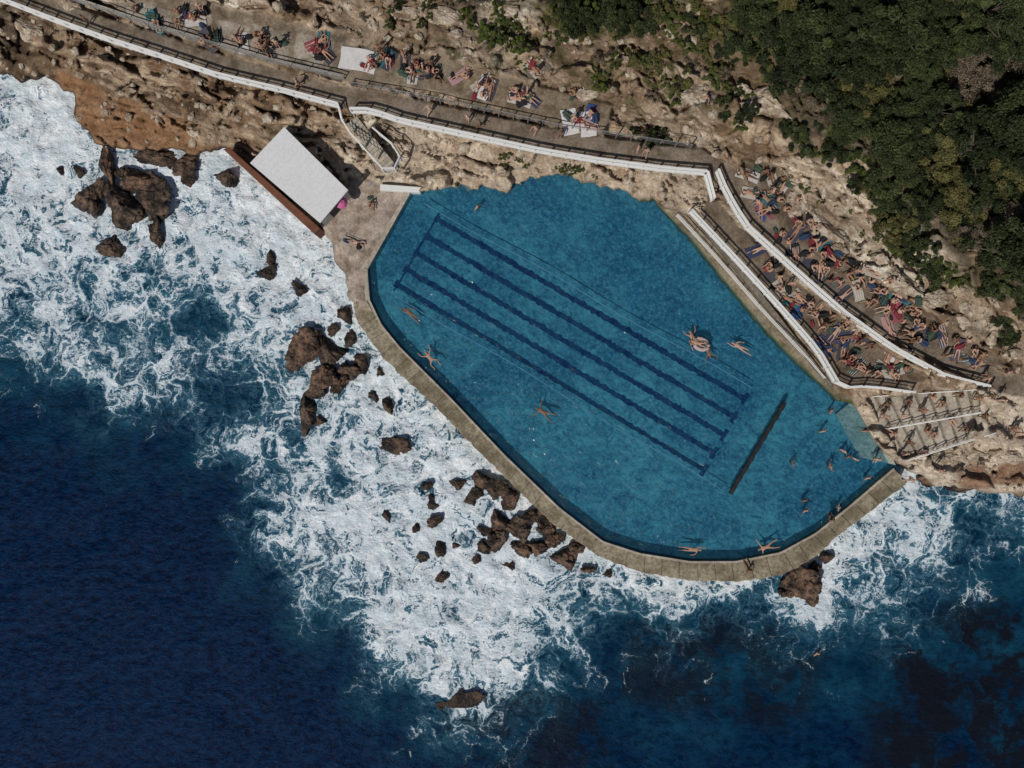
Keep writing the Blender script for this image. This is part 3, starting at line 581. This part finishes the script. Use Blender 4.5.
# ---------------------------------------------------------------- vegetation
def tube(bm,pts,rs,k=6,mat=0):
    rings=[]
    for i,p in enumerate(pts):
        p=Vector(p); d=(Vector(pts[min(i+1,len(pts)-1)])-Vector(pts[max(i-1,0)])).normalized(); x=d.orthogonal().normalized(); y=d.cross(x)
        rings.append([bm.verts.new(p+(x*math.cos(a*2*math.pi/k)+y*math.sin(a*2*math.pi/k))*rs[i]) for a in range(k)])
    for i in range(len(rings)-1):
        for a in range(k): f=bm.faces.new((rings[i][a],rings[i][(a+1)%k],rings[i+1][(a+1)%k],rings[i+1][a])); f.material_index=mat
    bm.faces.new(rings[-1]).material_index=mat
def crown_mesh(name,seed,R,Ht,nclump,nleaf,ls,trunk,mat,flat=.55):
    r=np.random.default_rng(seed); bm=bmesh.new(); base=Vector((0,0,-.4))
    cl=[]
    for i in range(nclump):
        a=r.random()*6.28; q=math.sqrt(r.random())*R*(.9+.25*math.sin(a*3+seed)); z=trunk+(Ht-trunk)*(1-(q/R/1.15)**2)*(r.uniform(.3,1.0)); cl.append((q*math.cos(a),q*math.sin(a),z,R*r.uniform(.12,.27)))
    top=Vector((r.normal()*.2,r.normal()*.2,trunk)); tube(bm,[base,(base+top)/2+Vector((.08,.05,0)),top],[R*.07,R*.055,R*.045])
    for c in cl[::3]:
        e=Vector(c[:3]); m=(top+e)/2+Vector((r.normal()*.15,r.normal()*.15,.1)); tube(bm,[top-Vector((0,0,.1)),m,e],[R*.035,R*.02,.01],5)
    tv=np.array([v.co[:] for v in bm.verts])
    bm.verts.index_update(); tf=[[v.index for v in f.verts] for f in bm.faces]; bm.free()
    C=np.array(cl); ci=r.integers(0,nclump,nleaf); d=r.normal(size=(nleaf,3)); d/=np.linalg.norm(d,axis=1)[:,None]; d[:,2]=np.abs(d[:,2])*1.0-.25*(r.random(nleaf)<.4)
    pos=C[ci,:3]+d*(C[ci,3]*r.uniform(.55,1.12,nleaf))[:,None]*np.array([1,1,flat+.2])
    n=d*.6+r.normal(size=(nleaf,3))*.55; n/=np.linalg.norm(n,axis=1)[:,None]
    tt=np.cross(n,r.normal(size=(nleaf,3))); tt/=np.linalg.norm(tt,axis=1)[:,None]+1e-9; b=np.cross(n,tt); L=ls*r.uniform(.6,1.4,nleaf)[:,None]; w=L*.42
    q=np.stack([pos-tt*L*.5,pos+b*w*.5+n*.02,pos+tt*L*.5,pos-b*w*.5+n*.02],1).reshape(-1,3)
    me=bpy.data.meshes.new(name); nt=len(tv); faces=tf+[[nt+4*i,nt+4*i+1,nt+4*i+2,nt+4*i+3] for i in range(nleaf)]
    me.from_pydata(np.vstack([tv,q]).tolist(),[],faces)
    me.materials.append(M_BARK); me.materials.append(mat); mi=np.zeros(len(faces),np.int32); mi[len(tf):]=1; me.polygons.foreach_set('material_index',mi)
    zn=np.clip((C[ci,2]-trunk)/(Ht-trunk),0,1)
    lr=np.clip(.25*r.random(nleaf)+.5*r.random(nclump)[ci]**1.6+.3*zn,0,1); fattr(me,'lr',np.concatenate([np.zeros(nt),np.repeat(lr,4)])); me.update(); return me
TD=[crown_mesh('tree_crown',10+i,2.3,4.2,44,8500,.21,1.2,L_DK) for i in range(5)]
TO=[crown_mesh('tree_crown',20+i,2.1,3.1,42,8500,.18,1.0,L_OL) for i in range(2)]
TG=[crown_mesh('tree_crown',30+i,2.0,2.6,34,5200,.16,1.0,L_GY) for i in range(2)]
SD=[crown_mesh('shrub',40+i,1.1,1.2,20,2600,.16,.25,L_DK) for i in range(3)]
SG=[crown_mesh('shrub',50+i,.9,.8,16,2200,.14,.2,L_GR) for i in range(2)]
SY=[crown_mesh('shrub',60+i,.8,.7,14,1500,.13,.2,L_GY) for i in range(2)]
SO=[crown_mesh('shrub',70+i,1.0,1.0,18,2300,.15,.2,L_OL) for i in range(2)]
def plant(ms,u,v,s,name,zs=1):
    o=link(bpy.data.objects.new(name,random.choice(ms))); o.location=W(u,v,gz(u,v)-.05); o.rotation_euler=(random.uniform(-.1,.1),random.uniform(-.1,.1),random.random()*6.28); o.scale=(s,s*random.uniform(.85,1.15),s*zs*random.uniform(.8,1.5))
def inpoly(u,v,poly): return float(sd_poly(np.array([u],float),np.array([v],float),poly)[0])
TREEZ=[(715,-30),(1100,-60),(1100,275),(1000,288),(950,252),(905,210),(872,160),(820,112),(780,70),(735,20)]
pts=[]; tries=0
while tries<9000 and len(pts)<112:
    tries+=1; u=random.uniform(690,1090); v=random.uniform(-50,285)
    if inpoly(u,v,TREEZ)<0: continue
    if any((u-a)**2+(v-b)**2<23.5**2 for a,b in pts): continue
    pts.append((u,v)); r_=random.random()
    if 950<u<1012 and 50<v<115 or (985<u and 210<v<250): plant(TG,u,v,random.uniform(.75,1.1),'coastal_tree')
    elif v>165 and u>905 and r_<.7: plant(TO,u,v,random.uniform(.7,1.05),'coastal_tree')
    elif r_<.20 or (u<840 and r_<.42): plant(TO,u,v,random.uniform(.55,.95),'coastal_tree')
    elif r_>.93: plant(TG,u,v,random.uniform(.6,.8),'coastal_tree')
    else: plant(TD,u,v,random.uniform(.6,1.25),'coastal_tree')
def scatter(poly,n,ms,s0,s1,name,md=9):
    P=np.array(poly); q=[]; k=0
    while len(q)<n and k<n*40:
        k+=1; u=random.uniform(P[:,0].min(),P[:,0].max()); v=random.uniform(P[:,1].min(),P[:,1].max())
        if inpoly(u,v,poly)<0 or any((u-a)**2+(v-b)**2<md*md for a,b in q): continue
        q.append((u,v)); plant(ms,u,v,random.uniform(s0,s1),name)
scatter([(530,-30),(660,-30),(662,26),(612,44),(560,32)],42,SG+SD+SO,.8,1.4,'shrub',9)
scatter([(466,18),(500,12),(534,38),(524,56),(480,42)],14,SG,.6,1.0,'shrub',7)
scatter([(690,30),(800,0),(860,110),(840,140),(790,80),(730,70)],40,SD+SO+SG+SY,.6,1.4,'shrub',10)
scatter([(590,60),(720,30),(735,90),(650,105),(600,90)],34,SY+SG+SO,.4,1.0,'shrub',9)
scatter([(650,-20),(720,-20),(715,35),(660,40)],16,SO+SG+SY,.5,1.1,'shrub',9)
scatter([(845,150),(885,150),(930,250),(985,295),(920,275),(870,225)],40,SD+SO+SG,.5,1.3,'shrub',9)
scatter([(985,250),(1080,240),(1080,300),(990,300)],20,SD+SD+SY,.8,1.5,'shrub',9)
scatter([(775,120),(850,120),(850,170),(800,150)],14,SG+SY+SD,.4,1.0,'shrub',8)
scatter([(715,70),(760,110),(740,130),(715,110)],9,SG+SD,.5,.9,'shrub',8)
scatter([(555,166),(598,172),(596,180),(560,174)],6,SG,.3,.5,'shrub',5)
scatter([(500,155),(530,158),(528,168),(505,166)],5,SG,.3,.5,'shrub',5)
scatter([(350,-20),(530,-20),(520,10),(380,6)],22,SG+SY+SD,.4,.9,'shrub',8)
scatter([(350,5),(560,25),(640,60),(620,95),(480,55),(355,35)],26,SG+SY,.2,.5,'shrub',8)
scatter([(70,-20),(130,-20),(125,4),(75,2)],8,SG+SD,.5,.8,'shrub',7)
scatter([(630,128),(670,134),(665,146),(632,140)],6,SD,.4,.7,'shrub',6)
scatter([(770,160),(900,230),(1000,320),(960,330),(860,250)],30,SG+SY+SO,.2,.5,'shrub',9)
scatter([(990,310),(1060,305),(1060,350),(1000,350)],12,SY+SD,.5,1.0,'shrub',9)
# ---------------------------------------------------------------- people
BASE=dict(pelvis=(0,0,.95),waist=(0,0,1.12),chest=(0,0,1.33),nb=(0,0,1.47),neck=(0,-.01,1.54),head=(0,-.025,1.63),top=(0,-.01,1.70),
 shL=(.18,0,1.43),elL=(.24,.02,1.15),wrL=(.26,-.05,.90),haL=(.265,-.07,.82),shR=(-.18,0,1.43),elR=(-.24,.02,1.15),wrR=(-.26,-.05,.90),haR=(-.265,-.07,.82),
 hiL=(.10,0,.89),knL=(.11,-.02,.50),anL=(.11,.02,.09),toL=(.12,-.14,.04),hiR=(-.10,0,.89),knR=(-.11,-.02,.50),anR=(-.11,.02,.09),toR=(-.12,-.14,.04))
RAD=dict(pelvis=(.155,.105),waist=(.13,.09),chest=(.165,.11),nb=(.085,.07),neck=(.055,.055),head=(.085,.095),top=(.065,.075),sh=(.06,.06),el=(.042,.042),wr=(.028,.026),ha=(.042,.02),hi=(.088,.088),kn=(.058,.058),an=(.038,.042),to=(.04,.03))
EDG=[('pelvis','waist'),('waist','chest'),('chest','nb'),('nb','neck'),('neck','head'),('head','top')]+[e for s in 'LR' for e in (('chest','sh'+s),('sh'+s,'el'+s),('el'+s,'wr'+s),('wr'+s,'ha'+s),('pelvis','hi'+s),('hi'+s,'kn'+s),('kn'+s,'an'+s),('an'+s,'to'+s))]
def make_person(name,over,M=Matrix.Identity(4),shirt=False):
    J={k:Vector(v) for k,v in BASE.items()}; J.update({k:Vector(v) for k,v in over.items()}); J={k:M@v for k,v in J.items()}
    keys=list(J); idx={k:i for i,k in enumerate(keys)}
    me=bpy.data.meshes.new('sk'); me.from_pydata([J[k] for k in keys],[(idx[a],idx[b]) for a,b in EDG],[]); ob=link(bpy.data.objects.new('sk',me))
    ob.modifiers.new('s','SKIN'); sv=me.skin_vertices[0].data
    for k in keys: sv[idx[k]].radius=RAD.get(k,RAD.get(k[:2])); sv[idx[k]].use_root=(k=='pelvis')
    ss=ob.modifiers.new('u','SUBSURF'); ss.levels=1; ss.render_levels=1
    dg=bpy.context.evaluated_depsgraph_get(); m=bpy.data.meshes.new_from_object(ob.evaluated_get(dg)); bpy.data.objects.remove(ob)
    bm=bmesh.new(); bm.from_mesh(m)
    bones=[(J[a],J[b],a,b) for a,b in EDG]
    hd=(J['head']-J['neck']).normalized(); side=(J['shL']-J['shR']).normalized()
    fwd=side.cross(hd).normalized()
    if (M.to_3x3()@Vector((0,-1,0))).dot(fwd)<0: fwd=-fwd
    for f in bm.faces:
        c=f.calc_center_median(); best=min(bones,key=lambda b:((c-(b[0]+(b[1]-b[0])*max(0,min(1,(c-b[0]).dot(b[1]-b[0])/(b[1]-b[0]).length_squared)))).length)); a,b=best[2],best[3]; mi=0
        if a in('neck','head') or b=='top':
            if a=='head' or ((c-J['head']).dot(fwd)<.02 and (c-J['neck']).dot(hd)>.03) or (c-J['head']).dot(hd)>.055: mi=1
        if a=='pelvis' and b!='waist' or (a=='pelvis' and (c-J['pelvis']).length<.14): mi=2
        if a[:2]=='hi' and (c-J[a]).length<.16: mi=2
        if b=='nb' or (a=='chest') or (a=='waist' and (c-J['chest']).length<.13): mi=2 if not shirt else 3
        if shirt and (a in('waist',) or (a[:2]=='sh' and (c-J[a]).length<.17) or b=='waist'): mi=3
        if not shirt and name.startswith('m_') and (b=='nb' or a in('chest','waist')): mi=0
        f.material_index=mi; f.smooth=True
    hc=J['head']
    def blob(c,r,mat):
        q=bmesh.ops.create_icosphere(bm,subdivisions=1,radius=r,matrix=Matrix.Translation(c))
        for v in q['verts']:
            for f in v.link_faces: f.material_index=mat
    for s in(-1,1): blob(hc+fwd*.078+side*.032*s+hd*.005,.012,4); blob(hc+side*.082*s-hd*.005,.022,0)
    blob(hc+fwd*.092-hd*.022,.017,0); blob(hc+fwd*.080-hd*.055,.016,2)
    for k_ in range(7):
        a=k_*.9; blob(J['top']-fwd*(.01+.03*abs(math.cos(a)))+side*.04*math.sin(a)+hd*.01,.05,1)
    for s in'LR':
        w=J['wr'+s]; hnd=J['ha'+s]; d=(hnd-w).normalized(); x=d.cross(fwd); x=x.normalized() if x.length>.1 else d.orthogonal().normalized(); nn=d.cross(x)
        for k_,(o_,l_) in enumerate(((-.03,.055),(-.011,.072),(.009,.078),(.028,.068))):
            a=hnd+x*o_+d*.01; tube(bm,[a,a+d*l_*.55+nn*.008,a+d*l_+nn*.025],[.010,.009,.006],5,0)
        a=w.lerp(hnd,.45)-x*.03; tube(bm,[a,a+d*.03-x*.025,a+d*.062-x*.03+nn*.012],[.012,.010,.007],5,0)
    bm.to_mesh(m); bm.free(); m.name=name
    m.materials.clear()
    for q in(M_SKIN,M_HAIR,M_CLOTH,M_SHIRT,M_EYE): m.materials.append(q)
    return m
RX=lambda a:Matrix.Rotation(math.radians(a),4,'X')
LIEUP=Matrix.Translation((0,-.9,.13))@RX(-90)
LIEDN=Matrix.Translation((0,-.9,.13))@RX(-90)@Matrix.Rotation(math.pi,4,'Z')
arms_up=dict(elL=(.34,0,1.62),wrL=(.16,0,1.80),haL=(.08,0,1.84),elR=(-.34,0,1.62),wrR=(-.16,0,1.80),haR=(-.08,0,1.84))
PZ={}
PZ['stand']=make_person('m_person_standing',{})
PZ['standw']=make_person('person_standing',dict(elL=(.30,-.02,1.2),wrL=(.22,-.2,1.08),haL=(.18,-.27,1.06)))
PZ['walk']=make_person('person_walking',dict(knL=(.10,-.25,.55),anL=(.1,-.28,.13),toL=(.1,-.44,.06),knR=(-.1,.06,.5),anR=(-.1,.34,.16),toR=(-.1,.24,.04),wrL=(.27,.2,.98),haL=(.27,.25,.92),wrR=(-.27,-.22,1.0),haR=(-.27,-.29,.96)),shirt=True)
sit=dict(pelvis=(0,0,.13),waist=(0,.05,.30),chest=(0,.1,.5),nb=(0,.09,.64),neck=(0,.07,.70),head=(0,.04,.79),top=(0,.05,.86),shL=(.18,.1,.59),elL=(.27,.22,.34),wrL=(.28,.32,.08),haL=(.28,.38,.04),shR=(-.18,.1,.59),elR=(-.27,.22,.34),wrR=(-.28,.32,.08),haR=(-.28,.38,.04),
 hiL=(.1,-.03,.13),knL=(.16,-.42,.22),anL=(.15,-.82,.06),toL=(.17,-.88,.18),hiR=(-.1,-.03,.13),knR=(-.16,-.42,.22),anR=(-.15,-.82,.06),toR=(-.17,-.88,.18))
PZ['sit']=make_person('person_sitting',sit)
s2=dict(sit); s2.update(knL=(.14,-.36,.48),anL=(.14,-.5,.09),toL=(.14,-.66,.05),knR=(-.14,-.36,.48),anR=(-.14,-.5,.09),toR=(-.14,-.66,.05),waist=(0,.02,.3),chest=(0,-.02,.5),nb=(0,-.06,.63),neck=(0,-.09,.69),head=(0,-.13,.77),top=(0,-.13,.84),shL=(.18,-.04,.58),elL=(.22,-.22,.42),wrL=(.12,-.42,.45),haL=(.06,-.46,.44),shR=(-.18,-.04,.58),elR=(-.22,-.22,.42),wrR=(-.12,-.42,.45),haR=(-.06,-.46,.44))
PZ['sit2']=make_person('person_sitting_knees_up',s2,shirt=True)
PZ['sit3']=make_person('m_person_sitting',s2)
PZ['lieup']=make_person('person_lying_back',dict(knL=(.16,0,.5),anL=(.2,0,.09),toL=(.24,-.14,.04),elR=(-.36,0,1.2),wrR=(-.38,-.02,.95),haR=(-.4,-.02,.87)),LIEUP)
PZ['lieup2']=make_person('m_person_lying_back',dict(knL=(.12,-.32,.62),anL=(.12,-.02,.36),toL=(.12,-.02,.2),**{k:v for k,v in arms_up.items() if k[-1]=='R'}),LIEUP)
PZ['liedn']=make_person('person_lying_front',dict(arms_up),LIEDN)
PZ['free']=make_person('m_swimmer_crawl',dict(elL=(.22,0,1.70),wrL=(.2,0,1.95),haL=(.2,0,2.03),elR=(-.36,.1,1.25),wrR=(-.42,.0,1.05),haR=(-.44,0,.98),knL=(.12,.0,.5),anL=(.14,.08,.1),toL=(.15,.1,-.06),anR=(-.14,-.06,.1),toR=(-.15,-.03,-.06)),LIEDN)
PZ['star']=make_person('swimmer_floating',dict(elL=(.46,0,1.52),wrL=(.70,0,1.60),haL=(.78,0,1.63),elR=(-.46,0,1.52),wrR=(-.7,0,1.6),haR=(-.78,0,1.63),knL=(.26,0,.52),anL=(.36,0,.12),toL=(.38,-.08,.0),knR=(-.22,0,.5),anR=(-.3,0,.1),toR=(-.32,-.08,-.02)),LIEDN)
PZ['breast']=make_person('swimmer_breaststroke',dict(elL=(.42,0,1.6),wrL=(.50,0,1.86),haL=(.5,0,1.94),elR=(-.42,0,1.6),wrR=(-.5,0,1.86),haR=(-.5,0,1.94),knL=(.34,-.05,.62),anL=(.26,.0,.26),toL=(.36,0,.16),knR=(-.34,-.05,.62),anR=(-.26,0,.26),toR=(-.36,0,.16)),LIEDN)
PZ['wade']=make_person('m_person_wading',dict(elL=(.4,-.05,1.25),wrL=(.5,-.25,1.15),haL=(.55,-.3,1.13),elR=(-.4,-.05,1.25),wrR=(-.5,-.25,1.15),haR=(-.55,-.3,1.13)))
def person(u,v,pose,ang=None,z=None,name=None,s=1.0):
    nm=name or {'free':'swimmer','star':'swimmer','breast':'swimmer','wade':'swimmer'}.get(pose,'sunbather' if pose.startswith('lie') else 'person')
    o=link(bpy.data.objects.new(nm,PZ[pose])); zz=gz(u,v) if z is None else z; o.location=W(u,v,zz+.01)
    a=random.random()*6.28 if ang is None else math.radians(ang); o.rotation_euler=(0,0,a); o.scale=(s,s,s); return o
x,y=np.meshgrid(np.linspace(-.42,.42,13),np.linspace(-.9,.9,25)); z=.035+fbm(x*3,y*3,3,5)*.03+.02*np.abs(x)
me_t=raw_mesh('towel',np.stack([(x+fbm(y*1.5,x*0,2,6)*.06).ravel(),(y+fbm(x*2,y*.3,2,7)*.05).ravel(),z.ravel()],1),grid_faces(*x.shape)); me_t.materials.append(M_TOWEL)
def towel(u,v,ang=None,s=1,name='beach_towel'):
    o=link(bpy.data.objects.new(name,me_t)); o.location=W(u,v,gz(u,v)+.02); o.rotation_mode='QUATERNION'; a=random.random()*6.28 if ang is None else math.radians(ang)
    nn_=Vector((0,0,1)).lerp(gn(u,v,8),.6); o.rotation_quaternion=Vector((0,0,1)).rotation_difference(nn_)@Quaternion((0,0,1),a); o.scale=(s*random.uniform(.85,1.1),s,1); return a
bm=bmesh.new(); bmesh.ops.create_cube(bm,size=1,matrix=Matrix.Translation((0,0,.12))@Matrix.Diagonal((.34,.5,.24,1))); bmesh.ops.bevel(bm,geom=bm.edges[:]+bm.verts[:],offset=.07,segments=3,affect='EDGES')
tube(bm,[(-.08,-.24,.2),(-.1,-.34,.26),(-.08,-.1,.3),(-.08,.15,.24)],[.018]*4,5); tube(bm,[(.08,-.24,.2),(.1,-.34,.26),(.08,-.1,.3),(.08,.15,.24)],[.018]*4,5)
bm_box(bm,Matrix.Translation((0,.28,.1)),.2,.08,.14); me_b=bpy.data.meshes.new('bag'); bm.to_mesh(me_b); bm.free(); me_b.materials.append(M_BAG)
def bag(u,v):
    o=link(bpy.data.objects.new('beach_bag',me_b)); o.location=W(u,v,gz(u,v)); s=random.uniform(.8,1.5); o.scale=(s,s,s); o.rotation_euler=(0,0,random.random()*6.28)
ZS=ZW-.15
for u,v,p,a in [(412,315,'free',50),(432,360,'breast',40),(545,413,'star',60),(741,348,'free',60),(690,549,'free',265),(768,546,'star',110)]:
    person(u,v,p,a,z=ZS,s=1.05)
person(812,648,'wade',40,z=-1.3)
for u,v in [(478,210),(833,505),(801,508),(788,462),(826,410),(818,430),(825,465),(843,455),(850,458),(862,476),(838,450),(800,498),(860,430),(870,437),(690,338)]:
    person(u,v,'wade',z=ZF-.3 if random.random()<.4 else ZF-.5,s=.95)
person(748,568,'sit',200,z=ZD); person(830,520,'sit2',z=ZD+.0); person(872,458,'walk',z=1.4); person(905,478,'walk',z=ZD)
bm=bmesh.new(); pts=[(math.cos(a)*.62,math.sin(a)*.42,0) for a in np.linspace(0,2*math.pi,25)]; tube(bm,pts,[.17]*25,8); o=bm_obj(bm,'inflatable_ring',[M_RING]); o.location=W(701,344,ZW+.05); o.rotation_euler=(0,0,-.4)
for f in o.data.polygons: f.use_smooth=True
person(700,344,'lieup2',70,z=ZW+.08,s=.95); person(707,349,'breast',200,z=ZS); person(693,341,'breast',20,z=ZS)
SP=[(892,433,'sit'),(905,442,'stand'),(925,432,'sit2'),(934,434,'sit2'),(918,410,'stand'),(950,420,'sit'),(900,415,'walk'),(960,395,'sit3'),(972,398,'stand'),(885,405,'sit'),(942,403,'sit2'),(925,452,'sit3'),(908,400,'sit2'),(930,398,'sit3'),(965,428,'sit2'),(978,415,'stand'),(900,452,'stand'),(880,416,'walk')]
for u,v,p in SP:
    person(u,v,p,z=1.9+max(0,min(8,int((u-864-(v-394)*.40)/12.8)))*RS)
for u,v in [(985,395),(995,400),(980,378),(1012,432),(1008,428),(935,470),(1000,372)]: person(u,v,random.choice(['walk','stand','standw']))
for u,v in [(430,113),(468,122),(480,127),(535,133),(636,152),(645,155),(300,86),(90,24),(560,138)]: person(u,v,random.choice(['walk','stand']))
def group(u,v,n,rad):
    for i in range(n):
        a=random.random()*6.28; r=rad*math.sqrt(random.random()); x=u+r*math.cos(a); y=v+r*math.sin(a)*.7; k=random.random()
        if k<.26:
            t_=towel(x,y); person(x,y,random.choice(['lieup','lieup2','liedn','liedn']),math.degrees(t_),z=gz(x,y)+.03)
        elif k<.9:
            if random.random()<.28: towel(x,y,s=.9)
            person(x,y,random.choice(['sit','sit2','sit2','sit3']),z=gz(x,y)+.03)
        else: person(x,y,random.choice(['stand','standw']))
        for _ in range(random.choice((0,1,1,2))): bag(x+random.uniform(-9,9),y+random.uniform(-6,6))
for g in [(158,22,2,8),(192,16,5,16),(212,42,3,8),(262,36,3,7),(268,50,5,12),(322,48,4,10),(380,62,6,13),(430,76,6,14),(400,62,2,10),(412,72,3,9),(480,90,5,12),(466,78,2,7),(522,96,5,10),(582,118,4,12),(535,68,2,5),(650,134,2,10),(136,14,1,5),(242,40,2,6),(575,96,1,4)]: group(*g)
M_SHEET=simple('white_sheet',(.6,.58,.56),.08,2,.9,.1,0)
sheet=me_t.copy(); sheet.materials.clear(); sheet.materials.append(M_SHEET)
for u,v,a,s in [(358,60,80,1.7),(570,122,10,1.2),(588,124,5,1.2),(484,88,-25,1.1)]:
    o=link(bpy.data.objects.new('picnic_blanket',sheet)); o.location=W(u,v,gz(u,v)+.03); o.rotation_euler=(0,0,math.radians(a)); o.scale=(s*1.2,s*.9,1)
def popz(poly,n,md=7):
    P=np.array(poly); q=[]; k=0
    while len(q)<n and k<n*60:
        k+=1; u=random.uniform(P[:,0].min(),P[:,0].max()); v=random.uniform(P[:,1].min(),P[:,1].max())
        if inpoly(u,v,poly)<1 or any((u-a)**2+(v-b)**2<md*md for a,b in q): continue
        q.append((u,v)); group(u,v,1,2)
popz([(742,172),(775,168),(815,215),(880,285),(975,345),(1010,372),(960,368),(900,338),(840,296),(790,250),(756,212)],72,6.5)
popz([(752,243),(790,278),(850,325),(905,366),(895,382),(848,380),(820,345),(788,306),(765,275)],36)
popz([(865,262),(900,285),(930,305),(915,312),(875,285)],5); popz([(690,95),(720,95),(700,110)],1)
popz([(345,195),(375,200),(355,250),(335,230)],2)
def umbrella(u,v,mat,r=.75,tilt=.15):
    z=gz(u,v); bm=bmesh.new(); ap=bm.verts.new((0,0,2.1)); k=8; ring=[]; mid=[]
    for i in range(k*2):
        a=i*math.pi/k; rr=r*(1 if i%2==0 else .93); ring.append(bm.verts.new((rr*math.cos(a),rr*math.sin(a),1.72))); mid.append(bm.verts.new((rr*.55*math.cos(a),rr*.55*math.sin(a),2.0)))
    for i in range(2*k): j=(i+1)%(2*k); bm.faces.new((ap,mid[i],mid[j])); bm.faces.new((mid[i],ring[i],ring[j],mid[j]))
    tube(bm,[(0,0,0),(0,0,1.1),(0,0,2.17)],[.02,.02,.015],6,1)
    o=bm_obj(bm,'beach_umbrella',[mat,M_GREYM]); o.location=W(u,v,z); o.rotation_euler=(tilt,tilt*.5,0)
umbrella(344,204,M_PINK,.5)
# ---------------------------------------------------------------- light & camera
az=Vector((-.55,-.83)).normalized(); el=math.radians(50)
S=Vector((az.x*math.cos(el),az.y*math.cos(el),math.sin(el)))
sun=bpy.data.lights.new('sun','SUN'); sun.energy=3.25; sun.angle=math.radians(.5); sun.color=(1,.95,.88)
so=link(bpy.data.objects.new('sun',sun)); so.rotation_mode='QUATERNION'; so.rotation_quaternion=(-S).to_track_quat('-Z','Y')
w=bpy.data.worlds.new('World'); scene.world=w; w.use_nodes=True; nt=w.node_tree; sk=nt.nodes.new('ShaderNodeTexSky'); sk.sky_type='NISHITA'; sk.sun_disc=False; sk.sun_elevation=el; sk.sun_rotation=math.atan2(az.x,az.y)
bg=nt.nodes['Background']; nt.links.new(sk.outputs[0],bg.inputs[0]); bg.inputs[1].default_value=.05
cam=bpy.data.cameras.new('camera'); cam.sensor_width=36; cam.lens=36*CAMH/(1024/K); cam.clip_end=8000; co_=link(bpy.data.objects.new('camera',cam)); co_.location=(0,0,CAMH); scene.camera=co_
scene.view_settings.view_transform='Standard'; scene.view_settings.look='None'; scene.view_settings.exposure=0
